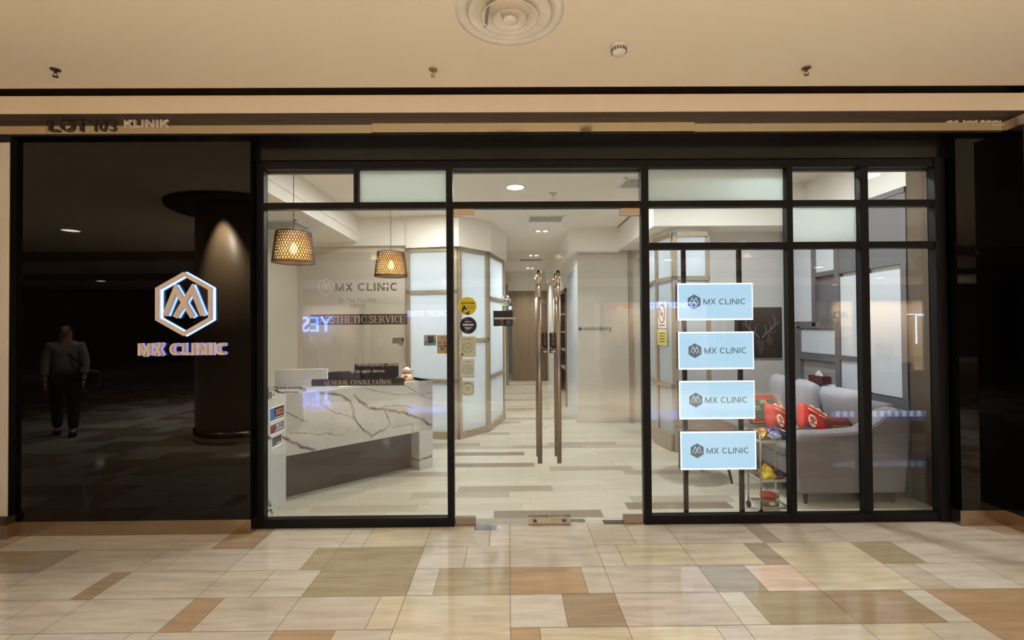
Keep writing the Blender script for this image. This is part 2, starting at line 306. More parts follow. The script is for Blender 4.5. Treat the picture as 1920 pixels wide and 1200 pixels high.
tiles+=[(0,m_(1),0,1,LT2),(m_(-2),m_(-1),1,2,OL),(m_(3),m_(4),1,2,CR),(m_(-1),0,3,4,CR),(m_(4),m_(5),3,4,OR),(m_(5),m_(6),3,4,OR)]
row(1,[(m_(-7),-3.29,TN),(-3.29,m_(-5),GT),(m_(-5),m_(-4),PK),(m_(-4),-2.25,LT),(-2.25,m_(-3),LT),(m_(-3),-1.355,LT2),(-1.355,m_(-2),OL),(m_(-1),-.30,LT2),(-.30,0,LT),(m_(1),.75,LT2),(.75,m_(2),CR),(m_(2),1.66,CR),(1.66,m_(3),GT),(m_(4),2.71,OL),(2.71,m_(5),LT2),(m_(5),m_(6),LT2),(m_(6),m_(7),LT)])
row(2,[(m_(-6),m_(-5),PK),(m_(-5),-2.54,LT),(-2.54,m_(-4),TN),(m_(-4),m_(-3),LT),(m_(-3),-1.51,LT),(-1.51,m_(-2),LT2),(m_(-1),-.45,LT2),(-.45,0,OL),(0,.455,OR),(.455,m_(1),LT),(m_(1),m_(2),PK),(m_(2),1.51,GT),(1.51,m_(3),(222,200,182)),(m_(4),2.61,LT),(2.61,m_(5),LT2),(m_(5),m_(6),LT)])
row(3,[(m_(-6),m_(-5),LT),(m_(-5),-2.7,PK),(-2.7,m_(-4),PK),(m_(-4),m_(-3),LT),(m_(-3),-1.65,OR),(-1.65,m_(-2),LT),(m_(-2),-.75,LT),(-.75,m_(-1),CR),(0,.30,LT2),(.30,m_(1),TN),(m_(1),m_(2),PK),(m_(2),1.355,LT2),(1.355,m_(3),OL),(m_(3),2.28,TN),(2.28,m_(4),LT2)])
row(4,[(m_(-5),-2.54,CR),(-2.54,m_(-4),LT),(m_(-4),-1.94,PK),(-1.94,m_(-3),LT),(m_(-3),m_(-2),LT),(m_(-2),-.9,OR),(-.9,m_(-1),LT),(0,.15,OR),(.15,m_(1),CR),(m_(1),1.06,CR),(1.06,m_(2),LT2),(m_(2),m_(3),LT2),(m_(3),2.13,CR),(2.13,m_(4),LT)])
def done(x,r): 
    return any(t[0]-1e-3<=x<t[1]-1e-3 and t[2]<=r<=t[3] for t in tiles)
rng=random.Random(3); pal=[LT,LT,LT2,CR,PK,LT,TN,OL,OR,GT]
base=list(tiles)
for r_ in range(0,60):
    for k in range(-32,36):
        x0,x1=m_(k),m_(k+1)
        if any(t[2]<=r_<=t[3] and t[0]<x1-.01 and t[1]>x0+.01 for t in base): continue
        if rng.random()<.55:
            c=x0+S*rng.choice((.25,.5,.75)); tiles.append((x0,c,r_,r_,rng.choice(pal))); tiles.append((c,x1,r_,r_,rng.choice(pal)))
        else: tiles.append((x0,x1,r_,r_,rng.choice(pal)))
bm=bmesh.new(); lay=bm.loops.layers.color.new('tile'); g=.0018
for x0,x1,ra,rb,c in tiles:
    y1=-.02-.2985*ra; y0=-.02-.2985*(rb+1)
    if ra==0: y1=.04
    vs=[bm.verts.new(p) for p in ((x0+g,y0+g,0),(x1-g,y0+g,0),(x1-g,y1-g,0),(x0+g,y1-g,0))]
    f=bm.faces.new(vs); k=rng.uniform(.98,1.02); cc=[v/255 for v in c]
    for l in f.loops: l[lay]=(cc[0]*k,cc[1]*k,cc[2]*k,1)
me=bpy.data.meshes.new('floor'); bm.to_mesh(me); bm.free(); me.materials.append(mTILE)
fl=bpy.data.objects.new('floor',me); COL.objects.link(fl); fl['kind']='structure'
MB().box(-19.6,22,-18.2,.04,-.12,-.0015).build('floor_bed',mGROUT,kind='structure')
# ---------------------------------------------------------------- mall shell
MB().box(-19.6,22,-18.2,-.27,3.30,3.42).build('ceiling',mMALLC,kind='structure')
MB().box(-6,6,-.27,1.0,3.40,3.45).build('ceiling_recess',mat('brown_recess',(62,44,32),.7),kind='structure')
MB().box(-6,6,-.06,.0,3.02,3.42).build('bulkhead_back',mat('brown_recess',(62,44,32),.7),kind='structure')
mo=MB().box(-6,3.885,-.24,-.06,3.131,3.262).build('trim_1',mMOLD,kind='structure',bev=.004)
MB().box(-6,3.885,-.236,-.06,3.126,3.131).build('trim_12',mat('shadow_strip_brown',(70,56,44),.6),kind='structure')  # dark strip painted in as the shade under the moulding
MB().box(3.90,6.4,-.26,.0,3.02,3.30).build('trim_2',mMOLD,kind='structure',bev=.003)
# fascia panels of brushed metal
for i,(a,b,yy) in enumerate(((-6,-3.455,-.14),(-3.452,-1.021,-.14),(-1.018,1.421,-.152),(1.424,3.878,-.14))):
    MB().box(a,b,yy,-.06,3.022,3.131).build('trim_%d'%(3+i),mFASCIA,kind='structure',bev=.0015)
MB().box(-3.74,3.80,-.138,.10,3.008,3.02).build('soffit',mBLACKG,kind='structure')
MB().box(-3.76,3.80,.0,.06,2.86,3.02).build('wall_front',mat('black_header',(14,12,11),.22),kind='structure')
# left black glass panel, right black glass panel, returns
MB().box(-3.74,-1.965,-.08,.05,.108,3.008).build('wall_left',mBLACKG,kind='structure')
MB().box(-3.739,-3.734,-.125,.05,.108,3.008).build('wall_left_return',mBLACK,kind='structure')
MB().box(3.47,3.80,-.08,.05,.118,3.008).build('wall_right',mBLACKG,kind='structure')
MB().box(3.80,3.83,-.26,.05,.118,3.02).build('wall_right_return',mBLACKG,kind='structure')
MB().box(3.83,6.4,-.26,-.2,.118,3.02).build('wall_right_end',mBLACKG,kind='structure')
MB().box(-3.74,-1.96,-.083,.05,0,.108).build('baseboard_left',mKICK,kind='structure')
MB().box(3.455,3.81,-.083,.05,0,.118).build('baseboard_right',mKICK,kind='structure')
MB().box(3.80,6.4,-.265,-.083,0,.118).build('baseboard_right_return',mKICK,kind='structure')
# left neighbouring pilaster
MB().box(-6,-3.737,-.132,.0,.165,2.97).build('wall_pilaster',mMALLW,kind='structure',bev=.012)
MB().box(-6,-3.730,-.150,.0,.105,.165).build('trim_7',mat('dark_stone',(54,40,32),.5),kind='structure',bev=.01)
MB().box(-6,-3.735,-.135,.0,0,.105).build('baseboard_pilaster',mKICK,kind='structure')
MB().box(-6,-3.735,-.12,.0,2.97,3.022).build('trim_8',mBLACK,kind='structure')
# right far wall strip behind
# fascia lettering
lt=thing('lot_sign','dark raised letters LOT 103 at the left of the metal fascia','sign'); mLOT=mat('dark_grey_letter',(58,48,40),.5)
t=MB();t3=MB()
for dx,dz in ((0,0),):
    sans(t,'LOT',.080,-3.43,-3.15,3.082,-.156,-.140,.15); sans(t3,'103',.080,-3.115,-2.925,3.082,-.150,-.140,.13)
t.build('lot_word',mLOT,lt); t3.bm.free()
for c,xa,xb in (('1',-3.112,-3.072),('0',-3.058,-2.998),('3',-2.985,-2.927)): sans(MB(),c,.080,xa,xb,3.082,-.150,-.140,.13).build('lot_digit',mLOT,lt)
t=MB(); sans(t,'KLINIK',.062,-2.872,-2.538,3.100,-.150,-.140,.19)
tag(t.build('klinik_sign',mat('pale_letter',(232,218,198),.4)),'pale raised word KLINIK on the metal fascia','sign')
t=MB()
mPLT=mat('pale_letter',(232,218,198),.4); rg=thing('registration_text','tiny pale registration lettering at the right end of the fascia','sign')
for i in range(26):
    if i in (6,7,15):
        if i!=7: t.build('text_block',mPLT,rg); t=MB()
        continue
    t.box(3.345+i*.0165,3.357+i*.0165,-.142,-.1395,3.084,3.094+.004*(i%3))
t.build('text_block',mPLT,rg); t=MB()
for i in range(6): t.box(3.70+i*.0165,3.712+i*.0165,-.142,-.1395,3.062,3.071)
t.build('text_block',mPLT,rg)
# ---------------------------------------------------------------- ceiling fixtures of the mall
dif=thing('ceiling_diffuser','round white ceiling air diffuser with nested cones, centre top','air diffuser',(.02,-1.08,3.30))
mDIF=mat('diffuser_white',(234,226,214),.45,var=.08,vscale=8)
MB().lathe([(.30,0),(.30,-.006),(.275,-.018),(.255,-.016),(.235,.0)]).build('outer_ring',mDIF,dif,True)
for i,(ro,ri,z0,z1) in enumerate(((.230,.176,-.020,.0),(.156,.110,-.038,-.006),(.094,.056,-.052,-.014))):
    MB().lathe([(ri-.004,z1),(ri,z1-.001),((ro+ri)/2,z0*.62),(ro-.004,z0),(ro,z0+.002),(ro-.003,z0+.006)]).build('cone_ring',mDIF,dif,True)
MB().lathe([(0,-.060),(.030,-.058),(.040,-.048),(.034,-.035),(0,-.034)]).build('centre_cap',mDIF,dif,True)
MB().lathe([(.0,.0002),(.234,.0002)]).build('duct_throat',mat('throat_dark',(52,42,36),.8),dif)
MB().box(-.135,-.118,-.10,.10,-.034,-.028,Matrix.Rotation(.12,4,'Z')).build('damper_tab',mat('tab_grey',(140,130,118),.5),dif)
sd=thing('smoke_detector','white smoke detector on the beige mall ceiling','smoke detector',(.70,-.77,3.30))
MB().lathe([(.0,0),(.052,0),(.052,-.012),(.048,-.02)]).build('base',mDIF,sd,True)
MB().lathe([(.047,-.018),(.046,-.038),(.034,-.058),(0,-.060)]).build('cover',mDIF,sd,True)
v=MB()
for i in range(18):
    a=2*PI*i/18
    for z in (-.030,-.041): v.box(-.005,.005,-.0485,-.0455,z-.003,z+.003,Matrix.Rotation(a,4,'Z'))
v.build('vent_slot',mBLK,sd)
def sprinkler(loc,label,m,rot):
    s=thing('sprinkler_head',label,'sprinkler',loc,rot,'sprinkler heads in the mall ceiling')
    MB().lathe([(.0,-.001),(.030,-.001),(.028,-.008),(.014,-.012),(0,-.012)],seg=20).build('rosette',m,s,True)
    MB().cyl((0,0,-.01),(0,0,-.028),.009,.007).build('body',m,s,True)
    a=MB().tube([(.007,0,-.026),(.013,0,-.036),(.004,0,-.048)],.0022,6); a.tube([(-.007,0,-.026),(-.013,0,-.036),(-.004,0,-.048)],.0022,6); a.build('yoke',m,s)
    d=MB().lathe([(0,-.047),(.016,-.049),(.016,-.051),(0,-.052)],seg=20); d.build('deflector',m,s)
    return s
mSPR=mat('aged_bronze',(88,72,56),.35,.8)
sprinkler((-3.02,-.52,3.3),'dull bronze sprinkler at the far left of the mall ceiling',mSPR,.3)
sprinkler((-.497,-.507,3.3),'sprinkler left of the round ceiling diffuser',mat('sprinkler_chrome',(170,150,128),.25,.9),0)
sprinkler((2.039,-.513,3.3),'sprinkler on the right side of the mall ceiling',mat('sprinkler_dark',(120,104,88),.3,.9),-.3)
# mall downlights that show up in the reflections
def downlight(x,y,z,rad,label,s=14,col=(255,240,215),grp='downlights of the mall ceiling'):
    d=thing('downlight',label,'ceiling light',(x,y,z),0,grp)
    MB().lathe([(rad,0),(rad*1.18,-.001),(rad*1.18,-.006),(rad,-.008),(rad*.97,-.002)],seg=28).build('trim_ring',mWPL,d,True)
    MB().lathe([(0,-.004),(rad*.97,-.004)],seg=28).build('lamp_disc',emis('lamp_glow_%d'%s,col,s),d)
    return d
for x,y,lb in [(4.25,-1.7,'above the right end of the shop front'),(-7.7,-4.75,'mirrored brightest in the left black glass panel'),(-14.8,-13.5,'small and far, mirrored above the hexagon emblem'),(4.3,-8.6,'mirrored above the topmost light box'),(4.5,-13,'mirrored small beside the right door handle'),(14.3,-14,'mirrored in the rightmost window pane'),(14.7,-17,'mirrored over the tall white cabinet panel'),(9.6,-10.5,'mirrored behind the second light post'),(-2.4,-14.5,'mirrored in the blue partition glass'),(-5.2,-16,'mirrored above the service band')]:
    downlight(x,y,3.30,.13,'round mall downlight '+lb,16)
# ---------------------------------------------------------------- storefront frame and glazing
win=sroot('window_1')
YF0,YF1=.0,.064
def member(name,x0,x1,z0,z1,y0=YF0,y1=YF1): return MB().box(x0,x1,y0,y1,z0,z1).build(name,mFRAME,win,bev=.004)
member('frame_jamb',-1.965,-1.905,0,2.872); member('frame_jamb',3.372,3.455,0,2.872,-.01)
member('frame_head',-1.905,3.372,2.80,2.872)
member('mullion',-.482,-.430,0,2.80); member('mullion',1.052,1.112,0,2.80)
member('mullion',2.204,2.252,.07,2.80); member('mullion',2.787,2.852,.07,2.80); member('mullion',-1.205,-1.17,2.537,2.80)
member('transom',-1.905,-.482,2.487,2.537); member('transom',-.430,1.052,2.487,2.537); member('transom',1.112,2.204,2.487,2.537); member('transom',2.255,2.787,2.487,2.537); member('transom',2.852,3.372,2.487,2.537)
member('transom',1.112,2.204,2.153,2.206); member('transom',2.255,2.787,2.153,2.206); member('transom',2.852,3.372,2.153,2.206)
member('bottom_rail',-1.905,-.482,.0,.072); member('bottom_rail',1.112,3.372,.0,.07)
panes=[(-1.905,-.482,.072,2.487,mGLASS),(-1.905,-1.205,2.537,2.80,mGLASS),(-1.17,-.482,2.537,2.80,mFROST),(-.430,1.052,2.537,2.80,mGLASS),
(1.112,2.204,2.537,2.80,mFROST),(2.255,2.787,2.537,2.80,mGLASS),(2.852,3.372,2.537,2.80,mGLASS),(1.112,2.204,2.206,2.487,mGLASS),(2.255,2.787,2.206,2.487,mFROST),(2.852,3.372,2.206,2.487,mGLASS),
(1.112,2.204,.07,2.153,mGLASS),(2.255,2.787,.07,2.153,mGLASS),(2.852,3.372,.07,2.153,mGLASS)]
for x0,x1,z0,z1,m in panes: MB().box(x0,x1,.050,.060,z0,z1).build('frosted_pane' if m is mFROST else 'pane',m,win)
# doors
def patch(par,x0,x1,z0,z1,m,nm='patch_fitting'):
    return MB().box(x0,x1,.018,.062,z0,z1).build(nm,m,par,bev=.002)
mPATCH=mat('patch_tan_steel',(180,166,152),.2,1,bump=.03,bscale=8)
for n,(x0,x1) in enumerate(((-.427,.312),(.318,1.049))):
    d=sroot('door_%d'%(n+1))
    MB().box(x0,x1,.034,.046,.008,2.482).build('pane',mGLASS,d)
    if n==0: patch(d,-.425,-.262,2.428,2.486,mPATCH); patch(d,-.425,-.266,.004,.062,mPATCH); lx=(.146,.308); hx=.236
    else: patch(d,.893,1.047,2.428,2.486,mPATCH); patch(d,.893,1.047,.004,.062,mPATCH); lx=(.320,.476); hx=.385
    lk=patch(d,lx[0],lx[1],.004,.062,mCHROME,'lock_fitting')
    cx=lx[0]+.05 if n==0 else lx[1]-.05
    MB().disc(cx,.034,.013,.010,.018,24,1.7).build('lock_escutcheon',mSTEEL,lk); MB().disc(cx,.034,.008,.006,.011,20).build('keyhole',mBLK,lk)
    for yy,nm in ((-.055,'handle'),(.135,'handle')):
        h=MB(); h.cyl((hx,yy,.505),(hx,yy,1.985),.0185,seg=24); h.build(nm,mSTEEL,d,True)
        c=MB(); c.cyl((hx,yy,1.78),(hx,yy,1.984),.0192,seg=24); c.build('handle_sleeve',mCHROME,d,True)
    b=MB()
    for z in (.62,1.87): b.cyl((hx,-.055,z),(hx,.135,z),.010)
    b.build('handle_stud',mSTEEL,d)
for nm,x0,x1,y0,y1,m,lb in (('floor_spring_cover',-.27,-.10,-.06,.02,mat('blue_grey_steel',(170,178,190),.15,1),'steel floor spring cover plate under the left glass door'),('floor_spring_cover',.48,.60,.06,.12,mSTEEL,'small steel plate on the floor beside the centre locks'),('floor_spring_cover',.74,.90,.02,.09,mat('dark_steel',(110,108,108),.25,1),'dark steel floor plate under the right glass door')):
    tag(MB().box(x0,x1,y0,y1,.0005,.004).build(nm,m,bev=.001),lb,'floor plate')
# ---------------------------------------------------------------- hexagon logo and letters on the black glass
def hexpts(cx,cz,h,wx): return [(cx,cz+h),(cx+wx,cz+h*.5),(cx+wx,cz-h*.5),(cx,cz-h),(cx-wx,cz-h*.5),(cx-wx,cz+h*.5)]
def mono(mb,cx,cz,s,wd,y0,y1):
    A=[(-.62,-.40),(-.27,.47),(.29,-.46)]
    for q in (1,-1):
        mb.strip([(cx+q*x*s,cz+z*s) for x,z in A],wd,y0,y1)
mHALO=emis('halo_led',(120,175,255),5.0)
lg=thing('hexagon_logo','halo-lit hexagon emblem with interlaced letters on the left black glass panel','sign',(-2.445,-.08,1.743))
mb=MB(); mb.strip(hexpts(0,0,.226,.198),.028,-.040,-.016,True); mb.build('hexagon_ring',mCREAM,lg)
mb=MB(); mb.strip(hexpts(.006,0,.226,.198),.032,-.016,-.002,True); mb.build('halo_strip',mHALO,lg)
mb=MB(); mono(mb,0,.006,.228,.034,-.040,-.016); mb.build('monogram',mCREAM,lg)
mb=MB(); mono(mb,.007,.006,.228,.032,-.016,-.002); mb.build('monogram_halo',mat('led_pale',(150,180,240),.3,emit=(130,170,255),es=1.6),lg)
word="MX CLINIC"
ws=thing('wall_sign','raised cream letters MX CLINIC on black glass below the hexagon emblem','sign')
S1=sans_set(.22); tot=sum(S1[c][0] for c in word)-.09; kk=.662/tot; xx=-2.79
for c in word:
    if c!=' ':
        w1=(S1[c][0]-.09)*kk; lt_=sans(MB(),c,.092,xx,xx+w1,1.402,-.118,-.096,.22).build('letter',mCREAM,ws)
        sans(MB(),c,.094,xx+.006,xx+w1+.008,1.402,-.096,-.082,.23).build('letter_halo',mat('led_lilac',(190,190,230),.3,emit=(140,150,255),es=.55),lt_)
    xx+=S1[c][0]*kk
# ---------------------------------------------------------------- clinic shell
MB().box(-2.98,3.66,.04,13.2,-.1,.0).build('floor_clinic',mPLANK,kind='structure')
MB().box(-2.98,1.75,.10,13.2,3.10,3.2).build('ceiling_clinic',mWHITE,kind='structure')
MB().box(1.75,3.66,.10,4,3.27,3.35).build('ceiling_lounge',mWHITE,kind='structure')
MB().box(-2.98,3.60,.10,.14,2.80,3.4).build('lintel',mat('lintel_grey',(70,66,62),.6),kind='structure')
MB().box(1.72,1.76,.10,4,3.1,3.3).build('ceiling_step',mWHITE,kind='structure')
MB().box(-3.08,-2.98,.10,6.1,0,3.1).build('wall_clinic_left',mWALLW,kind='structure')
MB().box(-2.98,-1.40,2.95,3.05,0,3.1).build('wall_clinic_back',mWALLW,kind='structure')
# left soffit over the desk with lit face, header over the partition
MB().box(-2.98,-2.10,.10,2.95,2.745,3.1).build('soffit_left',mWHITE,kind='structure',bev=.004)
MB().box(-2.10,-2.085,.10,2.95,2.86,2.90).build('trim_9',mWHITE,kind='structure')
# faceted partition, left
def seg_frame(p0,p1,z0,z1,rails,par,th=.06,fr=mFROSTB,wood=mWOOD,kick=.10,posts=(1,1)):
    a=Vector((p0[0],p0[1],0)); b=Vector((p1[0],p1[1],0)); d=b-a; L=d.length; T=Matrix.Translation(a)@Matrix.Rotation(math.atan2(d.y,d.x),4,'Z')
    if posts[0]: MB().box(0,.055,-th/2,th/2,z0,z1,T).build('post',wood,par)
    if posts[1]: MB().box(L-.055,L,-th/2,th/2,z0,z1,T).build('post',wood,par)
    MB().box(0,L,-th/2-.01,th/2,z0,z0+kick,T).build('kick_board',wood,par)
    MB().box(0,L,-th/2,th/2,z1-.055,z1,T).build('head_rail',wood,par)
    for z in rails: MB().box(0,L,-th/2,th/2,z-.025,z+.025,T).build('rail',wood,par)
    MB().box(.03,L-.03,-.006,.006,z0+kick*.8,z1-.03,T).build('frosted_pane',fr,par)
pt=thing('frosted_partition','faceted timber partition with pale blue frosted glass behind the reception desk','partition')
LP=[(-1.43,2.93),(-.70,2.80),(-.31,3.29),(-.09,4.2)]
for a,b,rl in ((LP[0],LP[1],(.80,2.04)),(LP[1],LP[2],(1.36,)),(LP[2],LP[3],(.80,1.98))): seg_frame(a,b,0,2.66,rl,pt)
mb=MB().prism([(-1.43,2.86),(-.67,2.72),(-.25,3.24),(-.02,4.2),(-.14,4.2),(-.36,3.33),(-.73,2.90),(-1.43,3.02)],2.66,3.1); mb.build('wall_header_left',mWHITE,kind='structure')
MB().box(-2.98,-1.42,2.88,2.96,2.70,3.1).build('wall_header_back',mWHITE,kind='structure')
MB().box(-.14,-.07,4.2,9.3,0,3.1).build('wall_corridor_left',mWHITE,kind='structure')
MB().box(-2.98,-.14,6,6.1,0,3.1).build('wall_room_back',mWHITE,kind='structure')
MB().box(-.07,.0,8.6,8.66,0,2.66).build('post_corridor',mWOOD,kind='structure')
tag(MB().lathe([(0,0),(.09,0),(.095,-.02),(.09,-.03),(0,-.032)],seg=28).build('wall_clock',mCHROME,smooth=True),'small round chrome clock on the corridor edge of the partition','clock')
bpy.data.objects['wall_clock'].rotation_euler=(R(-90),0,0); bpy.data.objects['wall_clock'].location=(-.05,4.1,1.98)
bpy.data.objects['wall_clock'].rotation_euler=(R(90),0,0)
# right side: wall facing the door, corridor side, bulkhead
MB().box(1.115,2.35,3.80,3.9,0,3.1).build('wall_clinic_right',mWALLW,kind='structure')
MB().box(1.115,1.2,3.9,5.2,0,3.1).build('wall_corridor_right',mWHITE,kind='structure')
MB().box(1.115,1.2,7.6,13.2,0,3.1).build('wall_corridor_right_end',mWHITE,kind='structure')
MB().box(1.115,1.2,5.2,7.6,2.2,3.1).build('wall_corridor_right_top',mWHITE,kind='structure')
MB().box(1.112,1.1155,3.86,5.1,.0,2.5).build('window_2',mat('pale_blue_panel',(206,220,232),.25),kind='structure')
MB().box(-.14,1.6,13.1,13.2,0,3.1).build('wall_far_end',mWHITE,kind='structure')
MB().box(-.14,1.2,9.5,9.6,2.55,3.1).build('wall_end_header',mWHITE,kind='structure')
MB().box(1.76,3.62,1.94,3.85,2.75,3.28).build('bulkhead_right',mWHITE,kind='structure',bev=.004)
MB().prism([(.98,3.66),(1.76,3.66),(1.76,3.85),(1.115,3.85),(1.115,9),(1.02,9)],2.72,3.1).build('bulkhead_corridor',mWHITE,kind='structure')
MB().box(2.50,3.62,2.35,2.45,0,2.75).build('wall_lounge_back',mGREYW,kind='structure')
MB().box(3.62,3.70,.10,4,0,3.3).build('wall_clinic_right_side',mWHITE,kind='structure')
MB().box(3.585,3.62,.06,.50,0,3.27).build('wall_pier_right',mBROWNC,kind='structure')
for x,nm in ((1.93,'trim_10'),(2.12,'trim_11')): MB().box(x,x+.06,3.765,3.80,0,2.75).build(nm,mWOOD,kind='structure')
bay=thing('glazed_bay','small faceted bay of timber posts and frosted panes behind the round table','partition')
BP=[(2.02,3.0),(1.96,2.46),(2.03,2.08),(2.46,2.06),(2.50,2.36)]
for i,(a,b) in enumerate(zip(BP,BP[1:])): seg_frame(a,b,0,2.70,(.80,2.13),bay,fr=mFROSTB,kick=.22,posts=(1,i==3))
# end of the corridor: slatted timber wall with a door
mb=MB()
sl=thing('slatted_timber_door','slatted brown timber door at the far end of the corridor','door',(0,9.5,0))
MB().box(.10,.80,0,.04,0,2.2).build('door_leaf',mDOORW,sl)
mb=MB()
for i in range(24): mb.box(.105+i*.029,.118+i*.029,-.012,0,0,2.19)
mb.build('slats',mDOORW,sl); MB().box(.74,.755,-.05,-.012,.95,1.2).build('handle',mSTEEL,sl)
sl2=MB().box(.0,1.115,9.51,9.6,2.2,2.55).build('wall_end_timber',mDOORW,kind='structure')
MB().box(.82,1.115,9.49,9.6,0,2.2).build('wall_end_side',mat('dark_timber',(112,92,76),.5,var=.2,vscale=5),kind='structure')
tag(MB().box(.015,.095,9.50,9.52,2.02,2.12).build('exit_light',emis('pale_cyan_sign',(170,235,240),1.2)),'small lit cyan sign high at the corridor end','sign')
# timber framed opening on the corridor's right with warm shelves
op=thing('shelf_niche','timber framed niche with warm lit shelves on the corridor right wall','shelf',(1.115,0,0))
f=MB(); f.box(-.02,.10,5.2,5.32,0,2.25); f.box(-.02,.10,7.5,7.62,0,2.25); f.box(-.02,.10,5.2,7.62,2.2,2.28); f.build('timber_frame',mat('brown_timber',(128,98,72),.5,var=.15,vscale=4),op)
MB().box(.50,.53,5.2,7.6,0,2.25).build('back_panel',mat('amber_panel',(214,170,120),.5),op)
for z in (.6,1.0,1.4,1.8): MB().box(.10,.5,5.3,7.5,z,z+.025).build('shelf',mWOOD,op)
area('niche_light',(1.35,6.4,2.15),.3,10,(1,.72,.42))
# ---------------------------------------------------------------- clinic ceiling fixtures
def cdl(x,y,z,label,rad=.095,grp='round downlights of the clinic ceiling'): return downlight(x,y,z,rad,label,9,(255,250,240),grp)
cdl(.09,1.5,3.10,'round white downlight behind the transom above the doors')
cdl(2.45,.62,3.27,'added round downlight over the lounge sofa, out of sight')  # fixture added for the unseen lounge lamp
def gimbal(x,y,label):
    g_=thing('double_spotlight',label,'ceiling light',(x,y,3.10),0,'small double spotlights along the corridor ceiling')
    MB().box(-.13,.13,-.07,.07,-.012,0).build('frame',mWPL,g_,bev=.003)
    for s in (-.06,.06):
        MB().lathe([(0,-.02),(.030,-.02),(.034,-.012)],(s,0,0),20).build('lamp',emis('gimbal_glow',(255,246,230),3),g_)
for x,y,l in ((.55,3.85,'nearest small double spotlight in the corridor ceiling'),(.56,6.45,'middle small double spotlight in the corridor ceiling'),(.59,8.7,'farthest small double spotlight in the corridor ceiling')): gimbal(x,y,l)
def grille(x,y,z,w_,d_,label,n=22,rz=0):
    g_=thing('air_grille',label,'air grille',(x,y,z),rz)
    f=MB()
    for i,(e,zz) in enumerate(((.05,-.006),(.028,-.012))):
        a,b=w_/2+e,d_/2+e
        f.box(-a,a,-b,-b+.022,zz,0); f.box(-a,a,b-.022,b,zz,0); f.box(-a,-a+.022,-b,b,zz,0); f.box(a-.022,a,-b,b,zz,0)
    f.build('frame',mWPL,g_); MB().box(-w_/2,w_/2,-d_/2,d_/2,-.003,-.001).build('duct_back',mat('duct_grey',(70,70,68),.8),g_)
    s=MB()
    for i in range(n): 
        x_=-w_/2+(i+.5)*w_/n
        if abs(x_)<.012: continue
        s.box(x_-w_/n*.28,x_+w_/n*.28,-d_/2,d_/2,-.014,-.004)
    s.box(-.012,.012,-d_/2,d_/2,-.014,-.002); s.build('slats',mat('slat_grey',(186,184,178),.5),g_,kind=None); return g_
grille(.55,3.02,3.10,.46,.34,'white slatted air grille in the ceiling just behind the doors')
grille(.54,7.18,3.10,.5,.3,'far slatted air grille deep in the corridor ceiling')
grille(1.46,1.36,3.10,.40,.30,'air grille at the upper right behind the door transom',16)
g4=grille(-2.62,1.72,2.745,.50,.42,'air grille in the low ceiling above the left pendant lamp',14)
s5=sprinkler((.531,1.742,3.10),'white sprinkler in the clinic ceiling behind the door transom',mat('sprinkler_white',(200,198,190),.4),0); s5.scale=(1.7,1.7,1.5); s5['group']='sprinkler heads in the clinic ceiling'
# ---------------------------------------------------------------- pendant lamps
mSHADE=mat('shade_weave',(34,25,23),.6); mBULB=emis('bulb_glow',(255,196,110),26); mSHIN=mat('shade_inner',(240,214,170),.7)
def shade_glow_sleeve():
    m=bpy.data.materials.new('shade_glow_sleeve'); m.use_nodes=True; N,L=nt(m); N.remove(N['Principled BSDF']); t=N.new('ShaderNodeBsdfTranslucent'); t.inputs[0].default_value=srgb((238,196,140)); tr_=N.new('ShaderNodeBsdfTransparent'); tr_.inputs[0].default_value=(1,.9,.75,1); mx=N.new('ShaderNodeMixShader'); mx.inputs[0].default_value=.55; L.new(tr_.outputs[0],mx.inputs[1]); L.new(t.outputs[0],mx.inputs[2]); L.new(mx.outputs[0],N['Material Output'].inputs[0]); return m
mGLOWS=shade_glow_sleeve()
def pendant(loc,label):
    p=thing('pendant_lamp',label,'pendant lamp',loc,0,'lattice pendant lamps over the reception desk')
    H=.285;r0=.190;r1=.154; mb=MB()
    def P(a,t): rr=r0+(r1-r0)*t; return Vector((rr*math.cos(a),rr*math.sin(a),t*H))
    n=42; seg=6
    for s in (1,-1):
        for i in range(n):
            a=2*PI*i/n; tw=s*2*PI*5.2/n*1.0
            for k in range(seg):
                q0=P(a+tw*k/seg,k/seg); q1=P(a+tw*(k+1)/seg,(k+1)/seg); mb.cyl(q0,q1,.0040,seg=5,cap=False)
    mb.build('lattice_shade',mSHADE,p)
    for z,rr in ((0,r0),(H,r1)):
        pts=[(rr*math.cos(2*PI*i/40),rr*math.sin(2*PI*i/40),z) for i in range(41)]; MB().tube(pts,.006,6).build('shade_rim',mSHADE,p)
    MB().lathe([(r0-.012,.004),(r1-.012,H-.004)],seg=48).build('shade_glow_sleeve',mGLOWS,p,True)  # added sleeve that makes the open lattice gaps glow around the bulb
    MB().lathe([(0,-.045),(.022,-.04),(.035,-.012),(.03,.02),(.014,.045),(.013,.06)],(0,0,.13),20).build('bulb',mBULB,p,True)
    MB().cyl((0,0,.185),(0,0,.25),.018).build('lamp_holder',mBLK,p)
    top=3.10-loc[2] if loc[0]>-2.02 and loc[1]>1 else 3.10-loc[2]
    c=MB().cyl((0,0,.25),(0,0,top if loc[0]>-2.09 else 2.745-loc[2]),.0035,seg=8); c.cyl((0,0,top-.02),(0,0,top),.04,seg=20); c.build('cable',mBLK,p)
    l=bpy.data.lights.new('pendant_light','POINT'); l.energy=5; l.color=(1,.70,.38); l.shadow_soft_size=.03; o=bpy.data.objects.new('pendant_light',l); COL.objects.link(o); o.location=(loc[0],loc[1],loc[2]+.08)
    return p
pendant((-2.04,.80,2.178),'nearer lattice pendant lamp, hanging over the left end of the desk')
pendant((-1.393,1.90,2.160),'farther lattice pendant lamp, hanging over the right half of the desk')
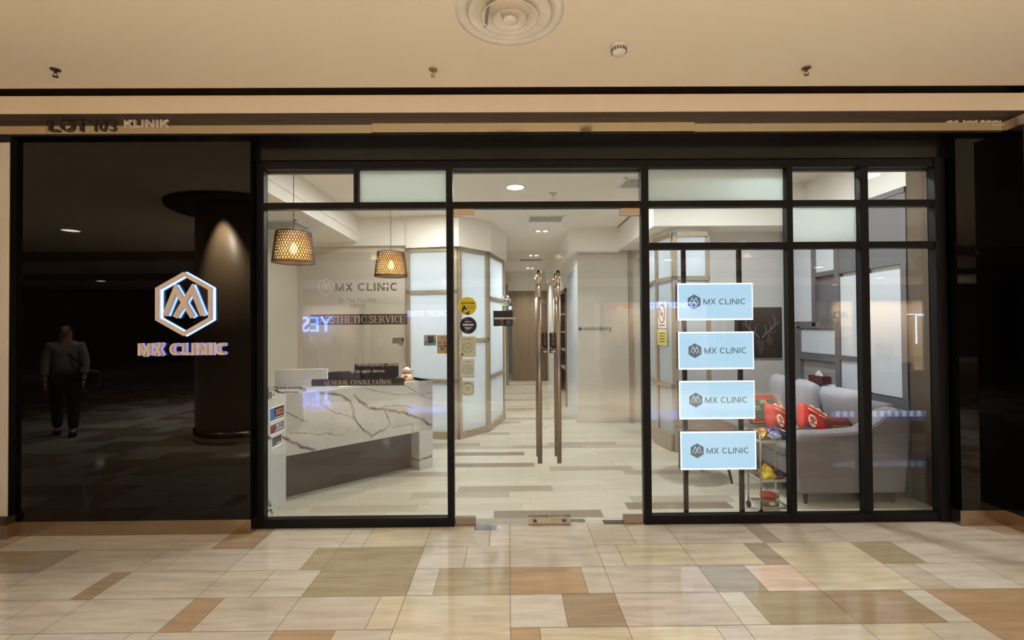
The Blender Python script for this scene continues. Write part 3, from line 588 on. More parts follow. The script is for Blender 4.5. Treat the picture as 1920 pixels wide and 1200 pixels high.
# ---------------------------------------------------------------- reception desk
C1=Vector((-1.978,.505)); C2=Vector((-.848,1.54)); t_=(C2-C1).normalized(); n_=Vector((-t_.y,t_.x)); Ld=(C2-C1).length
dk=thing('reception_desk','angled white marble reception desk with dark recessed plinth','desk')
T=Matrix.Translation((C1.x,C1.y,0))@Matrix.Rotation(math.atan2(t_.y,t_.x),4,'Z')
MB().box(0,Ld,0,.05,.42,.967,T).build('front_panel',mMARBLE,dk)
MB().box(Ld-.17,Ld,0,.40,0,.967,T).build('end_panel',mMARBLE,dk)
MB().box(0,Ld,.05,.40,.927,.967,T).build('counter_top',mMARBLE,dk)
MB().box(0,Ld-.17,.17,.20,0,.44,T).build('plinth',mat('plinth_grey',(74,70,68),.5),dk)
MB().box(0,Ld-.17,.05,.17,.415,.43,T).build('plinth_lining',mMARBLE,dk)
MB().prism([(-2.60,.13),(-1.975,.13),(-1.975,.505),(-2.2,.80),(-2.60,.80)],0,.967).build('side_wing',mMARBLE,dk)
MB().box(0.1,Ld-.1,.55,1.0,.70,.73,T).build('work_top',mWPL,dk)
def onT(x,y,z=0): return tuple(T@Vector((x,y,z)))
# posters on the wing
def poster(y0,y1,z0,z1,base,side,txt,label,big=True):
    p=thing('award_poster',label,'poster',(-1.974,0,0),0,'small award posters taped to the desk side')
    Mx=Matrix.Translation((0,(y0+y1)/2,(z0+z1)/2))@Matrix.Rotation(R(90),4,'Z')
    w_=y1-y0;h_=z1-z0
    MB().box(-w_/2,w_/2,-.001,.0,-h_/2,h_/2,Mx).build('sheet',mPAPER,p)
    MB().box(-w_/2+.008,w_/2-.008,-.0018,-.001,-h_/2+.02,h_/2-.01,Mx).build('print_ground',mat('poster_%s'%txt[:4],base,.4),p)
    MB().box(-w_/2+.008,-w_/2+.07,-.0024,-.0018,-h_/2+.02,h_/2-.01,Mx).build('print_picture',mat('posterside_%s'%txt[:4],side,.4),p)
    if big: MB().text(txt,.045,.03,.012,-.0030,.0006,bold=.008,M=Mx,width=w_*.5).build('year_text',mat('poster_text_%s'%txt[:4],(238,160,110) if txt=='2022' else (235,232,235),.4),p)
    l=MB(); l.box(-w_/2+.075,w_/2-.02,-.0030,-.0024,-h_/2+.030,-h_/2+.036,Mx); l.box(-w_/2+.01,w_/2-.01,-.0016,-.001,-h_/2+.006,-h_/2+.012,Mx); l.build('small_print',mWPL,p)
    return p
poster(.225,.470,.765,.895,(44,34,60),(40,110,190),'2022','blue and orange award poster marked 2022, topmost on the desk side')
poster(.225,.470,.655,.758,(40,32,62),(130,44,60),'2023','purple award poster marked 2023, middle one on the desk side')
poster(.255,.430,.545,.650,(46,44,82),(36,34,70),'    ','smaller dark blue award poster, lowest on the desk side',False)
# things on the desk
def face_T(x,y,z,rz): return Matrix.Translation((x,y,z))@Matrix.Rotation(rz,4,'Z')
mo=thing('computer_monitor','back of a white computer monitor at the left end of the desk','monitor',(-2.01,.90,.73),R(6))
MB().box(-.245,.245,-.012,.008,.09,.425).build('housing',mWPL,mo,bev=.006); MB().box(-.235,.235,.0081,.010,.12,.415).build('screen',mBLK,mo)
MB().box(-.05,.05,-.02,.0,0,.2).build('stand',mWPL,mo,bev=.004); MB().box(-.10,.10,-.09,.09,.0,.012).build('foot',mWPL,mo,bev=.003)
mo=thing('computer_monitor','back of a black computer monitor on the right half of the desk','monitor',(-1.60,2.02,.73),R(4))
MB().box(-.262,.262,-.014,.012,.07,.385).build('housing',mBLK,mo,bev=.006); MB().box(-.25,.25,.0121,.014,.09,.375).build('screen',mDGREY,mo)
MB().box(-.03,.03,-.03,-.0,0,.2).build('stand',mBLK,mo,bev=.004); MB().box(-.12,.12,-.09,.09,.0,.012).build('foot',mBLK,mo,bev=.003)
ch=thing('office_chair','dark navy padded office chair behind the desk, only its back showing','chair',(-1.98,1.95,0),R(10))
mNAVY=mat('navy_fabric',(30,32,46),.8,bump=.1)
MB().pillow((0,0,.83),.42,.42,.10,e=.25).build('backrest',mNAVY,ch,True); MB().box(-.24,.24,-.5,-.03,.43,.50).build('seat',mNAVY,ch,bev=.02)
MB().cyl((0,-.26,.08),(0,-.26,.43),.025).build('gas_column',mBLK,ch)
b=MB()
for i in range(5): a=2*PI*i/5; b.cyl((0,-.26,.08),(.27*math.cos(a),-.26+.27*math.sin(a),.05),.016)
b.build('star_base',mBLK,ch)
for i in range(5): a=2*PI*i/5; MB().cyl((.27*math.cos(a)-.01,-.26+.27*math.sin(a),.025),(.27*math.cos(a)+.01,-.26+.27*math.sin(a),.025),.025).build('castor',mBLK,ch)
p=onT(.62,.20,.967); cl=thing('clipboard','clipboard with white forms lying on the desk counter','clipboard',p,R(35))
MB().box(-.11,.11,-.15,.15,.0005,.006).build('board',mat('pale_grey_board',(190,196,200),.4),cl); MB().box(-.10,.10,-.14,.13,.006,.009).build('paper',mPAPER,cl); MB().box(-.04,.04,.12,.15,.006,.016).build('clip',mCHROME,cl)
p=onT(.36,.17,.967); cl=thing('form_tray','flat white form tray on the left of the counter','tray',p,R(38))
MB().box(-.15,.15,-.11,.11,.0005,.006).build('base',mWPL,cl); e_=MB(); e_.box(-.15,.15,-.11,-.105,.006,.028); e_.box(-.15,.15,.105,.11,.006,.028); e_.box(-.15,-.145,-.11,.11,.006,.028); e_.box(.145,.15,-.11,.11,.006,.028); e_.build('rim',mWPL,cl)
p=onT(1.20,.12,.967); tag(MB().prism([(-.045,0),(.045,0),(.045,.03),(-.02,.05),(-.045,.045)],-.03,.03,'y').build('card_terminal',mBLK,loc=p,rotz=R(40),bev=.003),'small black card terminal on the desk beside the lucky cat','card terminal')
cs=thing('card_stand','clear acrylic card stand at the left edge of the counter','card stand',(-2.03,.30,.967))
MB().box(-.06,.06,-.02,-.016,.001,.10).build('front_plate',mGLASS,cs); MB().box(-.06,.06,-.02,.03,.0,.005).build('base',mWPL,cs); MB().box(-.045,.045,-.012,.0,.005,.06).build('cards',mPAPER,cs)
dl=thing('desk_lamp','slim black desk lamp arm at the far left of the desk','lamp',(-2.09,.42,.967))
MB().lathe([(0,0),(.05,0),(.05,.012),(.012,.018),(0,.018)],seg=24).build('base',mBLK,dl); MB().tube([(0,0,.015),(-.02,0,.20),(-.10,0,.34)],.007,8).build('arm',mBLK,dl); MB().cyl((-.10,0,.34),(-.16,0,.31),.02,.045).build('lamp_head',mBLK,dl)
# lucky cat
p=onT(1.33,.20,.967); ct=thing('lucky_cat','white and gold beckoning cat figurine at the right end of the counter','figurine',p,R(0))
mCATW=mat('cat_white',(240,232,222),.25); mRED=mat('cat_red',(190,60,40),.35); mGOLD=mat('cat_gold',(214,150,70),.3,.4)
MB().lathe([(0,0),(.055,0),(.066,.02),(.060,.05),(.045,.075),(0,.09)],seg=24).build('body',mCATW,ct,True)
MB().lathe([(0,-.036),(.03,-.030),(.046,-.005),(.042,.02),(.022,.036),(0,.04)],(0,-.005,.105),24).build('head',mCATW,ct,True)
for s in (-1,1): MB().cyl((s*.028,-.005,.130),(s*.036,-.005,.158),.015,.002,10).build('ear',mRED,ct)
MB().cyl((.045,-.01,.06),(.066,-.01,.12),.014,.017,12).build('raised_paw',mCATW,ct); MB().cyl((-.04,-.045,.05),(-.02,-.06,.03),.014,.013,12).build('front_paw',mCATW,ct)
MB().lathe([(.036,0),(.050,.0),(.050,.010),(.036,.012)],(0,0,.072),24).build('collar',mRED,ct,True)
MB().lathe([(0,0),(.078,0),(.082,.012),(.06,.022),(0,.022)],(0,-.005,0),24).build('coin_base',mGOLD,ct,True)
MB().box(-.02,.02,-.068,-.055,.028,.058).build('coin_plaque',mGOLD,ct,bev=.003)
f=MB()
for s in (-1,1): f.lathe([(0,-.005),(.005,0),(0,.005)],(s*.016,-.049,.112),8)
f.box(-.004,.004,-.053,-.045,.098,.103); f.build('face',mBLK,ct)
# ---------------------------------------------------------------- lounge: cabinet wall on the right
cb=thing('wall_cabinet','grey built-in wall cabinet with white frosted panels and one open niche','cabinet',(3.62,0,0))
mCAB=mat('cabinet_grey',(104,102,106),.4); 
def cbar(y0,y1,z0,z1,t=.05,nm='frame_bar',m=None): return MB().box(-t,0,y0,y1,z0,z1).build(nm,m or mCAB,cb)
cbar(.50,2.28,0,.86,.045,'lower_panel'); cbar(.50,1.40,2.10,2.79,.045,'upper_panel')
cbar(.50,.56,.86,2.10); cbar(.96,1.02,.86,2.10); cbar(1.35,1.42,.86,2.79); cbar(1.74,1.80,1.53,2.79); cbar(2.03,2.08,.86,1.53,.05); cbar(2.20,2.28,.86,2.79)
cbar(1.42,2.20,1.50,1.57); cbar(1.42,2.03,1.135,1.21); cbar(1.42,1.74,2.10,2.15); cbar(.50,2.28,2.74,2.79,.055)
cbar(1.02,1.35,1.17,1.21)
mPAN=mat('panel_white',(202,208,214),.2)
for y0,y1,z0,z1 in ((.56,.96,.875,2.055),(1.02,1.35,.875,1.17),(1.02,1.35,1.215,2.06),(1.42,2.03,1.215,1.49),(1.80,2.19,1.585,2.74),(1.42,1.74,2.15,2.74)):
    MB().box(-.030,-.018,y0,y1,z0,z1).build('white_panel',mPAN,cb)
MB().box(-.006,-.001,1.42,1.74,1.57,2.10).build('niche_back',mCAB,cb); MB().box(-.05,-.004,2.08,2.2,.86,1.5).build('side_panel',mCAB,cb)
MB().box(-.048,-.0,1.42,2.03,.862,.878).build('niche_shelf',mWPL,cb); MB().box(-.004,-.001,1.42,2.03,.878,1.135).build('niche_back',mat('niche_back',(150,146,146),.5),cb)
tb=thing('tissue_box','dark red tissue box with a white tissue in the open cabinet niche','tissue box',(3.555,1.66,.879))
MB().box(-.05,.05,-.12,.12,0,.085).build('carton',mat('maroon_card',(92,40,48),.5),tb,bev=.004); MB().prism([(-.06,0),(.07,0),(.05,.03),(.01,.06),(-.03,.03)],-.006,.006,'x').build('tissue',mPAPER,tb,loc=(0,0,.085))
# picture with antlers on the grey wall
pc=thing('antler_picture','dark framed picture of pale antlers on the grey lounge wall','picture',(3.225,2.35,1.45))
MB().box(-.30,.30,-.03,-.001,-.325,.325).build('canvas',mat('black_canvas',(34,32,34),.6),pc)
mb=MB()
def br(pts,w0,w1,o): 
    n=len(pts); mb.strip([(x+o[0],z+o[1]) for x,z in pts],[w0+(w1-w0)*i/(n-1) for i in range(n)],-.034,-.0301)
for s in (1,-1):
    q=lambda P:[(s*x,z) for x,z in P]
    br(q([(.02,-.10),(.07,-.04),(.13,0),(.18,.06),(.19,.13),(.16,.20)]),.016,.006,(.02,.03))
    br(q([(.07,-.04),(.07,.02),(.05,.07)]),.010,.004,(.02,.03)); br(q([(.13,0),(.14,.06),(.12,.11)]),.010,.004,(.02,.03)); br(q([(.18,.06),(.23,.09),(.24,.13)]),.010,.004,(.02,.03)); br(q([(.10,-.02),(.16,-.03),(.2,-.01)]),.009,.004,(.02,.03))
mb.build('antlers',mat('antler_grey',(120,112,108),.6),pc)
mb=MB(); mb.prism([(-.03,-.10),(.07,-.10),(.06,-.20),(.035,-.28),(.005,-.28),(-.02,-.20)],-.033,-.0301,'y'); mb.build('deer_head',mat('deer_grey',(70,64,62),.6),pc)
# sofa
so=thing('sofa','light grey fabric sofa along the right wall of the lounge','sofa')
mSOFA=mat('sofa_grey',(132,130,134),.85,bump=.12,bscale=160)
mb=MB().box(2.50,3.30,.50,1.92,.20,.37); mb.build('seat_base',mSOFA,so,bev=.02)
MB().box(2.47,3.20,.50,1.90,.37,.47).build('seat_cushion',mSOFA,so,bev=.03)
def arm(y0,y1):
    return MB().prism([(2.49,.10),(3.40,.10),(3.46,.74),(3.43,.80),(3.34,.825),(3.24,.80),(3.16,.72),(3.04,.645),(2.80,.625),(2.48,.62),(2.45,.55)],y0,y1,'y').build('armrest',mSOFA,so,bev=.03)
arm(.33,.50); arm(1.90,2.02)
MB().prism([(3.18,.40),(3.46,.40),(3.50,.80),(3.44,.84),(3.30,.82)],.50,1.90,'y').build('backrest',mSOFA,so,bev=.03)
mb=MB()
for x,y in ((2.57,.40),(3.33,.40),(2.57,1.96),(3.33,1.96)): MB().cyl((x,y,.12),(x-.0,y,.0),.024,.014,12).build('leg',mat('dark_leg',(48,38,34),.4),so)
def cushion(name,label,cat,loc,w_,h_,t_,m,rx,ry,rz,cr=0,grp=None,seed=0,n=14,e=.35):
    MM=Matrix.Rotation(rz,4,'Z')@Matrix.Rotation(ry,4,'Y')@Matrix.Rotation(rx,4,'X')
    o=MB().pillow((0,0,0),w_,h_,t_,MM,n=n,crumple=cr,seed=seed,e=e).build(name,m,loc=loc,smooth=True); tag(o,label,cat,grp); return o,MM
mCUSH=mat('cushion_grey',(172,172,180),.85,bump=.1,bscale=120)
cushion('back_cushion','large light grey back cushion at the near end of the sofa','cushion',(3.25,.83,.71),.74,.50,.24,mCUSH,R(-16),R(3),R(80),e=.22,grp='grey back cushions of the sofa')
cushion('back_cushion','large light grey back cushion in the middle of the sofa','cushion',(3.17,1.30,.72),.52,.50,.22,mCUSH,R(0),R(0),R(78),grp='grey back cushions of the sofa')
cushion('back_cushion','farthest light grey back cushion on the sofa, half hidden by the mullion','cushion',(3.14,1.72,.74),.38,.50,.2,mCUSH,R(0),R(0),R(80),grp='grey back cushions of the sofa')
# festive cushions: red with green panel, red oval-badge pillows, navy and brown
mCR=mat('cushion_red',(186,60,44),.7,bump=.1,bscale=90); mCG=mat('cushion_green',(34,84,66),.7); mGLD=mat('print_gold',(226,196,130),.6); mPNK=mat('print_cream',(244,236,206),.6)
def decal_on(parent,MM,fn,nm,m,off,mir=1):
    mb=MB(); fn(mb); 
    for v in mb.bm.verts: v.co=MM@Vector((v.co.x,v.co.y-off,v.co.z))
    return mb.build(nm,m,parent)
c,MM=cushion('red_cushion','red cushion with a green printed panel at the far left on the sofa','cushion',(2.72,1.34,.645),.46,.34,.12,mCR,R(-30),R(0),R(12))
decal_on(c,MM,lambda b:b.box(-.15,.13,0,.004,-.10,.09),'green_panel',mCG,.062)
def gp(b):
    for i in range(3): b.box(-.05,.03,0,.003,.045+i*.014,.052+i*.014)
    for i in range(4):
        for j in range(2):
            if i in(0,1): x=-.12+i*.035
            else: x=.03+(i-1)*.033
            b.disc(x,-.02+j*.03,.009,0,.003,10)
    b.strip([(-.035,-.06),(-.01,-.02),(.015,-.06)],.008,0,.003); b.box(-.05,.03,0,.003,-.075,-.068)
    for z in (.03,-.03): b.strip([(.19+.02*math.cos(a*PI/6),z+.028*math.sin(a*PI/6)) for a in range(12)],.008,0,.003,True)
    b.strip([(-.205,-.15),(.215,-.15),(.215,.15),(-.205,.15)],.005,.018,.021,True)
decal_on(c,MM,gp,'gold_print',mGLD,.066)
cushion('green_cushion','dark green cushion standing behind the red printed cushion','cushion',(2.92,1.66,.60),.46,.34,.12,mCG,R(-20),0,R(8))
def badge(loc,rx,ry,rz,label,seed):
    c,MM=cushion('ingot_pillow',label,'pillow',loc,.34,.30,.15,mat('plush_red',(204,44,34),.7,bump=.1,bscale=90),rx,ry,rz,grp='red festive pillows with cream ovals',e=.5)
    decal_on(c,MM,lambda b:b.disc(-.075,-.05,.062,0,.004,24,.72),'oval_badge',mPNK,.074)
    def g2(b):
        for x0,z0,x1,z1 in ((-.10,-.02,-.055,-.02),(-.10,-.045,-.05,-.045),(-.105,-.075,-.045,-.075),(-.10,-.02,-.10,-.045),(-.055,-.02,-.055,-.045),(-.077,-.01,-.077,-.09),(-.105,-.075,-.105,-.09),(-.045,-.075,-.045,-.09)): b.strip([(x0,z0),(x1,z1)],.007,0,.003)
    decal_on(c,MM,g2,'red_character',mCR,.078)
    decal_on(c,MM,lambda b:b.prism([(-.14,-.15),(.16,-.15),(.16,-.09),(.02,-.125),(-.12,-.10)],0,.004,'y'),'blue_hem',mat('print_blue',(36,50,120),.6),.045)
    b=MB(); rr=.155
    pts=[MM@Vector((x,0,z)) for x,z in ((-.05,.13),(-.01,.16),(.03,.14),(.07,.165),(.11,.14),(.14,.15),(.165,.11),(.155,.06))]
    b.tube(pts,.013,8); b.build('cream_piping',mPNK,c,True)
    b=MB(); b.tube([MM@Vector(q) for q in ((-.12,-.07,.06),(-.02,-.078,.04),(.08,-.07,.05),(.15,-.03,.03))],.006,8); b.build('cream_seam',mPNK,c,True)
badge((2.58,.80,.64),R(-28),R(22),R(18),'left red festive pillow with cream oval, leaning across the sofa front',1)
badge((2.80,.64,.655),R(-30),R(28),R(6),'right red festive pillow with cream oval, by the armrest',5)
cushion('navy_cushion','navy blue cushion lying under the red pillows','cushion',(2.97,.70,.53),.46,.34,.10,mat('cushion_navy',(30,40,70),.8,bump=.1),R(-75),R(-6),R(10))
c,MM=cushion('brown_cushion','rust brown cushion with a small label behind the armrest','cushion',(3.02,.62,.60),.46,.22,.10,mat('cushion_rust',(120,56,38),.8,bump=.1),R(-10),0,R(4))
decal_on(c,MM,lambda b:b.strip([(-.08,-.02),(.06,-.02),(.06,.02),(-.08,.02)],.004,0,.003,True),'label_outline',mGLD,.055)
# round side table
rt=thing('side_table','round brown side table with splayed legs in the lounge','table',(1.99,1.08,0))
mTB=mat('table_brown',(112,92,78),.35,var=.1,vscale=6); mLG=mat('table_leg',(52,40,36),.4)
MB().lathe([(0,.515),(.26,.515),(.285,.525),(.290,.535),(.285,.543),(0,.543)],seg=48).build('table_top',mTB,rt,True)
for a in (200,320,75,140): 
    if a==140: continue
    x,y=math.cos(R(a)),math.sin(R(a)); MB().cyl((x*.13,y*.13,.515),(x*.25,y*.25,0),.019,.012,12).build('leg',mLG,rt)
# acrylic trolley
tr=thing('acrylic_trolley','clear acrylic and chrome trolley with wheels behind the glass','trolley',(2.155,.23,0))
mAC=glass('acrylic',(.93,.95,.94),.06); mPOST=mat('trolley_post',(190,186,176),.2,.9)
for x,y in ((-.118,-.10),(.118,-.10),(-.118,.10),(.118,.10)):
    b=MB().cyl((x,y,.05),(x,y,.66),.008,seg=10); b.build('post',mPOST,tr,True)
    wv=MB().cyl((x-.012,y,.026),(x+.012,y,.026),.024,seg=16); wv.cyl((x,y,.03),(x,y,.055),.012); wv.build('wheel',mBLK,tr)
b=MB(); b.tube([(-.118,-.10,.66),(-.113,-.07,.675),(-.113,.07,.675),(-.118,.10,.66)],.008,8); b.tube([(.118,-.10,.66),(.113,-.07,.675),(.113,.07,.675),(.118,.10,.66)],.008,8); b.build('handle',mPOST,tr,True)
for z in (.065,.285,.60):
    MB().box(-.113,.113,-.10,.10,z-.005,z).build('shelf',mAC,tr); b=MB(); b.box(-.116,.116,-.103,-.10,z-.007,z+.014); b.box(-.116,.116,.10,.103,z-.007,z+.014); b.box(-.116,-.113,-.10,.10,z-.007,z+.014); b.box(.113,.116,-.10,.10,z-.007,z+.014); b.build('shelf_rim',mat('rim_clear',(206,206,200),.15,.1),tr)
def bag(loc,w_,h_,t_,m,label,rz,seed,rx=-60):
    cushion('snack_bag',label,'snack bag',loc,w_,h_,t_,m,R(rx),0,R(rz),cr=.034,grp='foil snack bags on the trolley',seed=seed,n=20)
mGF=mat('gold_foil',(206,150,70),.22,.7); mBF=mat('blue_foil',(52,56,110),.2,.5); mYF=mat('yellow_foil',(226,200,50),.3,.2); mDF=mat('dark_foil',(62,52,66),.25,.4)
bag((2.105,.22,.645),.13,.12,.07,mGF,'crumpled gold foil snack bag on the top trolley shelf',20,1); bag((2.215,.25,.65),.15,.12,.07,mBF,'blue foil snack bag on the top trolley shelf',-15,2)
bag((2.17,.17,.635),.10,.08,.04,mat('silver_blue_foil',(150,156,190),.2,.7),'silver and blue foil snack bag on the top trolley shelf',30,9,-70)
bag((2.125,.20,.325),.13,.12,.06,mYF,'crumpled yellow snack bag on the middle trolley shelf',10,3); bag((2.215,.21,.32),.10,.10,.05,mDF,'dark purple snack bag on the middle trolley shelf',-10,4)
bag((2.17,.285,.325),.13,.09,.05,mat('amber_foil',(220,160,50),.3,.3),'amber snack bag at the back of the middle trolley shelf',40,7)
def jar(loc,r_,h_,ml,mc,label):
    j=thing('snack_jar',label,'jar',loc,0,'round plastic jars on the bottom trolley shelf')
    MB().lathe([(0,0.001),(r_*.92,.001),(r_,.01),(r_,h_*.9),(r_*.95,h_)],seg=32).build('body',mAC,j,True)
    MB().lathe([(0,.006),(r_*.88,.006),(r_*.9,h_*.75),(0,h_*.8)],seg=32).build('contents',mc,j,True)
    MB().lathe([(0,h_+.018),(r_*.9,h_+.02),(r_*1.06,h_+.012),(r_*1.06,h_-.006),(r_*.98,h_-.006)],seg=32).build('lid',ml,j,True)
    MB().box(-.02,.02,-r_-.001,-r_+.004,h_*.3,h_*.6).build('label',mPAPER,j)
jar((2.125,.185,.066),.060,.085,mat('lid_red',(180,40,40),.35),mat('biscuit',(170,130,90),.7,var=.3,vscale=60),'clear jar with a red lid on the bottom trolley shelf')
jar((2.217,.265,.066),.044,.075,mat('lid_beige',(214,200,184),.4),mat('biscuit_pale',(176,150,112),.7,var=.3,vscale=60),'clear jar with a beige lid on the bottom trolley shelf')
# ---------------------------------------------------------------- display screens on two posts
ps=thing('display_stand','pair of tall slim black posts behind the glass carrying the light boxes','display stand')
for x in (1.442,1.900): MB().box(x-.016,x+.016,.152,.184,0,2.17).build('post',mFRAME,ps,bev=.002)
mLB=mat('lightbox_face',(40,50,56),.25,emit=(184,222,246),es=1.05); mLE=emis('lightbox_edge',(232,246,255),1.25)
names=('topmost','second from the top','third from the top','lowest')
for i,(z0,z1,dx) in enumerate(((1.594,1.894,-.004),(1.196,1.500,-.002),(.795,1.104,0),(.388,.695,.006))):
    s_=thing('light_box','glowing pale blue MX CLINIC light box, %s of the four'%names[i],'light box',(1.682+dx,.118,(z0+z1)/2),0,'glowing light boxes on the black posts')
    h_=(z1-z0)/2; w_=.306
    MB().box(-w_-.004,w_-.002,0,.034,-h_,h_).build('housing',mBLK,s_)
    MB().box(-w_,w_,-.004,0,-h_,h_).build('glowing_edge',mLE,s_); MB().box(-w_+.008,w_-.008,-.0055,-.004,-h_+.012,h_-.010).build('face',mLB,s_)
    b=MB(); b.prism(hexpts(-.173+.0,.0,.060,.052),-.0065,-.0055,'y'); b.build('printed_hexagon',mGREY,s_)
    b=MB(); mono(b,-.173,.004,.060,.0062,-.0072,-.0065); b.build('printed_monogram',mat('pale_print',(60,60,60),.5,emit=(200,224,238),es=.9),s_)
    sans(MB(),word,.047,-.098,.247,0,-.0066,-.0055,.145).build('printed_letters',mGREY,s_)
# ---------------------------------------------------------------- lettering and stickers on the glass
def glyphs():
    q={}
    q['I']=[((.0,0),(.0,1),.16)]; 
    return q
SER={
'A':(.74,[([(.08,0),(.36,1)],.06),([(.36,1),(.66,0)],.15),([(.17,.34),(.55,.34)],.05)],[(-.02,.2,0),(.5,.8,0)]),
'E':(.66,[([(.14,0),(.14,1)],.14),([(.14,.97),(.58,.97)],.05),([(.14,.52),(.44,.52)],.05),([(.14,.03),(.6,.03)],.05),([(.58,1),(.58,.78)],.04),([(.6,0),(.6,.24)],.04),([(.44,.62),(.44,.4)],.04)],[(0,.25,0),(0,.25,1)]),
'S':(.56,[([(.46,.78),(.40,.93),(.26,.98),(.12,.90),(.10,.76),(.20,.62),(.36,.50),(.46,.34),(.44,.14),(.30,.02),(.14,.05),(.06,.22)],.11),([(.48,1),(.48,.72)],.04),([(.05,0),(.05,.3)],.04)],[]),
'T':(.66,[([(.33,0),(.33,1)],.15),([(.04,.97),(.62,.97)],.05),([(.05,1),(.05,.76)],.04),([(.61,1),(.61,.76)],.04)],[(.2,.46,0)]),
'H':(.80,[([(.14,0),(.14,1)],.14),([(.64,0),(.64,1)],.14),([(.14,.52),(.64,.52)],.05)],[(0,.28,0),(0,.28,1),(.5,.78,0),(.5,.78,1)]),
'I':(.36,[([(.16,0),(.16,1)],.15)],[(.02,.30,0),(.02,.30,1)]),
'C':(.70,[([(.60,.80),(.50,.94),(.36,.98),(.20,.90),(.12,.70),(.11,.50),(.12,.30),(.20,.10),(.36,.02),(.52,.07),(.62,.22)],[.05,.05,.06,.10,.14,.15,.14,.10,.06,.05,.04]),([(.61,1),(.61,.70)],.04)],[]),
'R':(.74,[([(.14,0),(.14,1)],.14),([(.14,.97),(.38,.97),(.52,.88),(.54,.74),(.48,.58),(.36,.51),(.14,.50)],[.05,.05,.1,.14,.1,.05,.05]),([(.34,.5),(.66,.02)],.14)],[(0,.28,0),(0,.2,1),(.58,.76,0)]),
'V':(.72,[([(.10,1),(.38,0)],.15),([(.38,0),(.62,1)],.06)],[(-.02,.24,1),(.48,.74,1)]),
'G':(.76,[([(.60,.80),(.50,.94),(.36,.98),(.20,.90),(.12,.70),(.11,.50),(.12,.30),(.20,.10),(.36,.02),(.50,.05),(.60,.12)],[.05,.05,.06,.10,.14,.15,.14,.10,.06,.05,.06]),([(.61,1),(.61,.70)],.04),([(.61,.0),(.61,.44)],.13)],[(.46,.74,.44)]),
'N':(.78,[([(.13,0),(.13,1)],.05),([(.10,1),(.63,0)],.15),([(.63,0),(.63,1)],.05)],[(0,.24,0),(-.02,.2,1),(.5,.76,1)]),
'L':(.64,[([(.14,0),(.14,1)],.14),([(.14,.03),(.58,.03)],.05),([(.58,0),(.58,.26)],.04)],[(0,.28,0),(0,.28,1)]),
'O':(.78,[([(.36,.98),(.20,.90),(.12,.70),(.11,.50),(.12,.30),(.20,.10),(.36,.02),(.52,.10),(.60,.30),(.61,.50),(.60,.70),(.52,.90),(.36,.98)],[.05,.10,.14,.15,.14,.10,.05,.10,.14,.15,.14,.10,.05])],[]),
'U':(.78,[([(.14,1),(.14,.32),(.20,.10),(.36,.02),(.52,.08),(.62,.28),(.62,1)],[.14,.14,.12,.08,.06,.05,.05])],[(0,.28,1),(.5,.74,1)]),
'D':(.78,[([(.14,0),(.14,1)],.14),([(.14,.97),(.36,.97),(.54,.84),(.62,.5),(.54,.16),(.36,.03),(.14,.03)],[.05,.06,.1,.15,.1,.06,.05])],[(0,.2,0),(0,.2,1)]),
'M':(.94,[([(.13,0),(.13,1)],.05),([(.12,1),(.46,.02)],.14),([(.46,.02),(.74,1)],.05),([(.76,0),(.76,1)],.15)],[(0,.26,0),(-.02,.2,1),(.6,.92,0),(.7,.92,1)]),
'B':(.70,[([(.14,0),(.14,1)],.14),([(.14,.97),(.38,.96),(.50,.86),(.50,.66),(.38,.54),(.14,.53)],[.05,.06,.12,.12,.06,.05]),([(.14,.53),(.42,.51),(.56,.38),(.56,.15),(.42,.03),(.14,.03)],[.05,.06,.13,.13,.06,.05])],[(0,.2,0),(0,.2,1)])}
def serif(mb,s,h,x0,x1,z,y0,y1):
    tot=sum(SER[c][0] if c in SER else .34 for c in s); k=(x1-x0)/tot; x=x0
    for c in s:
        if c not in SER: x+=.34*k; continue
        w_,st,sf=SER[c]
        for pts,wd in st:
            wd=[q*h*.95 for q in wd] if isinstance(wd,list) else wd*h*.95
            mb.strip([(x+px*k,z+pz*h) for px,pz in pts],wd,y0,y1)
        for a,b,zz in sf: mb.box(x+a*k,x+b*k,y0,y1,z+zz*h-(.04*h if zz==1 else 0),z+zz*h+(.04*h if zz!=1 else 0))
        x+=w_*k
YG=.0665
def strip_sign(nm,label,x0,x1,z0,z1,s,tx0,tx1,h):
    t=thing(nm,label,'window sign',(0,0,0)); MB().box(x0,x1,YG-.002,YG,z0,z1).build('black_band',mBLACK,t)
    b=MB(); serif(b,s,h,tx0,tx1,(z0+z1)/2-h/2,YG-.004,YG-.002); b.build('white_letters',mat('decal_white',(214,206,192),.5),t)
strip_sign('service_band','black band reading AESTHETIC SERVICE on the left window',-1.57,-.801,1.578,1.662,'AESTHETIC SERVICE',-1.50,-.82,.056)
strip_sign('consultation_band','black band reading GENERAL CONSULTATION across the desk in the left window',-1.563,-.829,1.094,1.148,'GENERAL CONSULTATION',-1.462,-.93,.034)
wg=thing('window_logo','pale outlined hexagon emblem on the left window','window sign')
b=MB(); b.strip(hexpts(-1.448,1.878,.066,.058),.006,YG-.002,YG,True); mono(b,-1.448,1.88,.066,.007,YG-.002,YG); b.build('hexagon_outline',mat('decal_pale',(226,222,214),.5),wg)
mDG=mat('decal_grey',(150,146,138),.5)
tag(sans(MB(),'MX CLINIC',.066,-1.376,-.876,1.878,YG-.002,YG,.20).build('window_title',mDG),'grey letters MX CLINIC on the left window beside the outlined emblem','window sign')
b=MB().text('Dr. Tan Too Moh',.036,-1.196,1.772,YG-.001,.001,bold=.0,width=.30); serif(b,'MBBS',.034,-1.26,-1.13,1.712,YG-.002,YG)
tag(b.build('doctor_name',mDG),'small grey doctor name lines on the left window','window sign')
